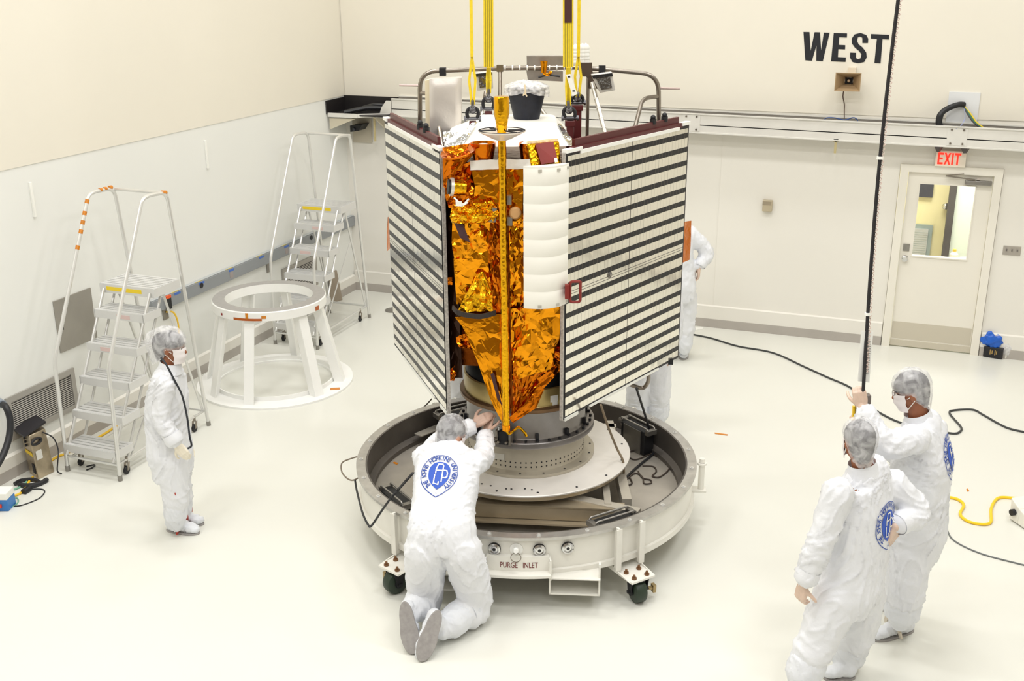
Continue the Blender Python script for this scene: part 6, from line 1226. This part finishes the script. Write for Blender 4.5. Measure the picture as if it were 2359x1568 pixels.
# small things lying on the floor
def flat(name, pts, mt, lab, cat, z=.001): m_ = MB(); m_.prism([zp(x, y, z) for x, y in pts], (0, 0, .0015)); tag(m_.build(name, mt, None, smooth=0), lab, cat)
flat('paper_sheet', [(1590, 752), (1605, 754), (1622, 753), (1618, 758), (1604, 760), (1590, 758)], white_paint, 'scrap of white paper on the floor by the west wall', 'paper')
flat('tape_piece', [(1646, 996), (1676, 1000), (1676, 1003), (1647, 999)], amber, 'long amber tape strip on the floor right of the dolly', 'tape')
flat('tape_scrap', [(2226, 1126), (2230, 1125), (2233, 1131), (2228, 1132)], amber, 'tiny amber tape scrap on the floor near the yellow hose', 'tape')
q = zp(905, 715); m_ = MB(); m_.lathe([(.001, 0), (.10, 0), (.10, .012), (.09, .016), (.001, .016)], (q[0], q[1], 0), 28); tag(m_.build('floor_cover', grey_metal), 'round grey floor cover half hidden behind the left solar panel', 'floor cover')
flat('tape_piece', [(908, 1063), (918, 1067), (914, 1070), (905, 1066)], amber, 'amber tape piece on the dolly floor pan', 'tape', .2985)
floor_cable('floor_cable', [(1592, 769), (1640, 779), (1700, 797), (1780, 812), (1850, 843), (1905, 868), (1962, 894), (2005, 935), (2035, 955), (2075, 973), (2130, 985), (2195, 998), (2214, 991), (2213, 982), (2199, 966), (2188, 952), (2194, 945), (2240, 943), (2265, 955), (2300, 975), (2330, 988), (2390, 1000)], .010, M('cable_dark_grey', (58, 60, 60), .5), 'long black cable trailing across the floor to the right edge')
floor_cable('yellow_hose', [(2150, 1143), (2178, 1143.5), (2207, 1150), (2220, 1163), (2212, 1182), (2221, 1195), (2242, 1204), (2270, 1207), (2283, 1200), (2283, 1174), (2292, 1153), (2307, 1145), (2340, 1147)], .012, M('hose_yellow', (250, 206, 30), .4), 'bright yellow hose curling on the floor at the right edge', 'hose')
floor_cable('grey_cable', [(2130, 1202), (2159, 1204), (2178, 1214), (2191, 1238), (2213, 1254), (2248, 1270), (2288, 1283), (2380, 1306)], .006, M('cable_grey', (110, 114, 114), .5), 'thin grey cable lying on the floor at lower right')
f0, f1 = zp(2324, 1196), zp(2343, 1209); d = nrm(f1-f0); n = V(-d[1], d[0], 0); L_ = np.linalg.norm(f1-f0); t = thing('control_box', 'white control box with a black knob at the right edge of the picture', 'control box', f0)
m_ = MB(); m_.prism([f0+V(0, 0, .01), f1+V(0, 0, .01), f1+V(0, 0, .14), f0-d*.01+V(0, 0, .19)], n*.34); m_.prism([f1+V(0, 0, .01), f1+d*.12+V(0, 0, .01), f1+d*.12+V(0, 0, .10), f1+V(0, 0, .14)], n*.34); m_.build('housing', M('box_white', (238, 236, 226), .4), t, bevel=.006)
c = (f0+f1)/2+V(0, 0, .09)-n*.002; m_ = MB(); m_.cyl(c, c-n*.03, .026, 16); m_.build('knob', dark_rubber, t)
m_ = MB(); m_.obox(f1+d*.06+n*.1+V(0, 0, .135), d*.03, n*.05, V(0, 0, .004)); m_.build('amber_label', amber, t)
# ================================================================== hoist pendant held by the man at right
D = 6.02; lo = dp(1989, 893, D); up_ = dp(2078, 0, D+.15); dirn = nrm(up_-lo); hi = lo+dirn*((CEIL-.02-lo[2])/dirn[2])
t = thing('hoist_pendant', 'black hoist pendant cable with coiled cord hanging beside the raised gloved hand', 'hoist pendant', lo)
def along(z): f = (z-lo[2])/(hi[2]-lo[2]); return lo+(hi-lo)*f+RH*(-.035*math.sin(math.pi*min(1, f*2.6)))
zs = list(np.linspace(lo[2]-.05, 4.8, 30))+[CEIL-.02]; m_ = MB(); m_.tube([along(z) for z in zs], .0105, 10); m_.build('pendant_cable', M('cable_black_rubber', (30, 28, 32), .45), t)
zs = np.arange(lo[2]+.1, 4.7, .0045); m_ = MB(); m_.tube([along(z)+RH*(.013+.007*math.cos(z*2*math.pi/.024))+FH*.012*math.sin(z*2*math.pi/.024) for z in zs], .0028, 5); m_.build('coiled_cord', M('cord_pinkish', (206, 182, 170), .4), t)
for z in (lo[2]+.45, lo[2]+1.35): m_ = MB(); m_.tube([along(z-.008), along(z+.008)], .019, 10); m_.build('cable_tie', white_paint, t)
Q = [dp(1990, 768, D-.03), dp(2018, 770, D-.03), dp(2009, 888, D-.03), dp(1982, 885, D-.03)]; m_ = MB(); m_.prism([q+FH*.05 for q in Q], FH*.003); cd = m_.build('instruction_card', M('card_white', (240, 240, 236), .5), t, smooth=0)
m_ = MB()
for k in range(15):
    f = .2+.045*k; a = (Q[0]*(1-f)+Q[3]*f)+FH*.048; b = (Q[1]*(1-f)+Q[2]*f)+FH*.048; m_.bar(a*.4+b*.6, a*.12+b*.88, .004, .001, up=FH)
m_.build('card_print', M('print_grey', (150, 148, 146), .6), cd, smooth=0)
m_ = MB(); b0, b1 = dp(1989, 908, D+.11), dp(1985, 985, D+.11); m_.bar(b0, b1, .085, .05, up=FH); bx = m_.build('pendant_box', M('pendant_grey', (120, 112, 108), .4, .5), t, bevel=.006)
m_ = MB(); m_.bar(dp(1967, 935, D+.12), dp(1965, 985, D+.12), .012, .02, up=FH); m_.build('yellow_guard', M('hose_yellow'), bx)
# ================================================================== cords round the dolly
tag(MB().tube(spline([V(*zp(1384, 932, 1.16)), V(*zp(1400, 980, .95)), V(*zp(1420, 1030, .72)), V(*zp(1436, 1065, .604)), V(*zp(1436, 1110, .40)), V(*zp(1434, 1135, .31))]), .009, 8).build('tan_strap', M('strap_tan', (128, 112, 90), .6)), 'tan strap hanging from the right solar panel down over the turntable edge', 'strap')
tag(MB().tube(spline([dp(1466, 893, 8.15), dp(1478, 930, 8.25), dp(1492, 975, 8.36), dp(1503, 1015, 8.45), zp(1506, 1042, .315), zp(1480, 1065, .31), zp(1460, 1082, .31), zp(1440, 1102, .31)]), .010, 8).build('black_cable', black_cable), 'black cable hanging from the bent tube into the dolly pan', 'cable')
for i, pts in enumerate(([(1500, 1045), (1465, 1058), (1447, 1050), (1452, 1040), (1480, 1036), (1508, 1048), (1535, 1062), (1541, 1080), (1520, 1098), (1503, 1096), (1512, 1085), (1505, 1074), (1480, 1072)], [(1470, 1085), (1480, 1100), (1498, 1105), (1500, 1112), (1484, 1113), (1480, 1098), (1462, 1090), (1438, 1110), (1445, 1117), (1456, 1112), (1450, 1098)])):
    floor_cable('loose_lead', pts, .006, M('lead_dark_brown', (64, 54, 46), .5), ('thin dark lead tangled at the back of the dolly pan', 'thin dark lead looped in the dolly pan beside the turntable')[i], 'lead', .298)
tag(MB().tube(spline([dp(1462, 945, 8.9), dp(1445, 956, 8.8), dp(1432, 968, 8.75), dp(1434, 985, 8.7), dp(1442, 1000, 8.65)]), .006, 8).build('grey_lead', M('lead_grey', (130, 120, 108), .5)), 'short grey lead draped over the back rim of the dolly', 'lead')
tag(MB().tube(spline([dp(836, 1048, 7.85), dp(808, 1056, 7.8), dp(788, 1066, 7.8), dp(787, 1085, 7.75), dp(798, 1100, 7.7), dp(812, 1106, 7.65), dp(828, 1099, 7.6)]), .006, 8).build('tan_lead', M('lead_tan', (120, 108, 92), .5)), 'tan lead looping out from the left rim of the dolly', 'lead')
p = [dp(818, 1106, 7.62), dp(822, 1130, 7.45), dp(835, 1180, 7.05), dp(848, 1208, 6.88), dp(856, 1210, 6.85), dp(880, 1175, 6.8), dp(902, 1144, 6.75)]
t = thing('grounding_cord', 'black grounding cord hanging from the left dolly rim up to the kneeling person', 'cord', p[3]); m_ = MB(); m_.tube(spline(p), .008, 8); m_.build('plain_cord', black_cable, t)
a, b = dp(900, 1147, 6.75), dp(952, 1088, 6.58); m_ = MB(); ax = nrm(b-a); u_, w_ = perp(ax); N_ = 220; m_.tube([a+(b-a)*i/N_+(u_*math.cos(i*.8)+w_*math.sin(i*.8))*.007 for i in range(N_+1)], .003, 5); m_.build('coiled_part', black_cable, t)
tag(MB().tube(spline([dp(995, 918, 9.0), dp(980, 934, 9.0), dp(968, 942, 9.05), dp(958, 948, 9.0)]), .006, 8).build('rim_lead', M('lead_dark_brown')), 'short dark lead at the back left rim of the dolly', 'lead')
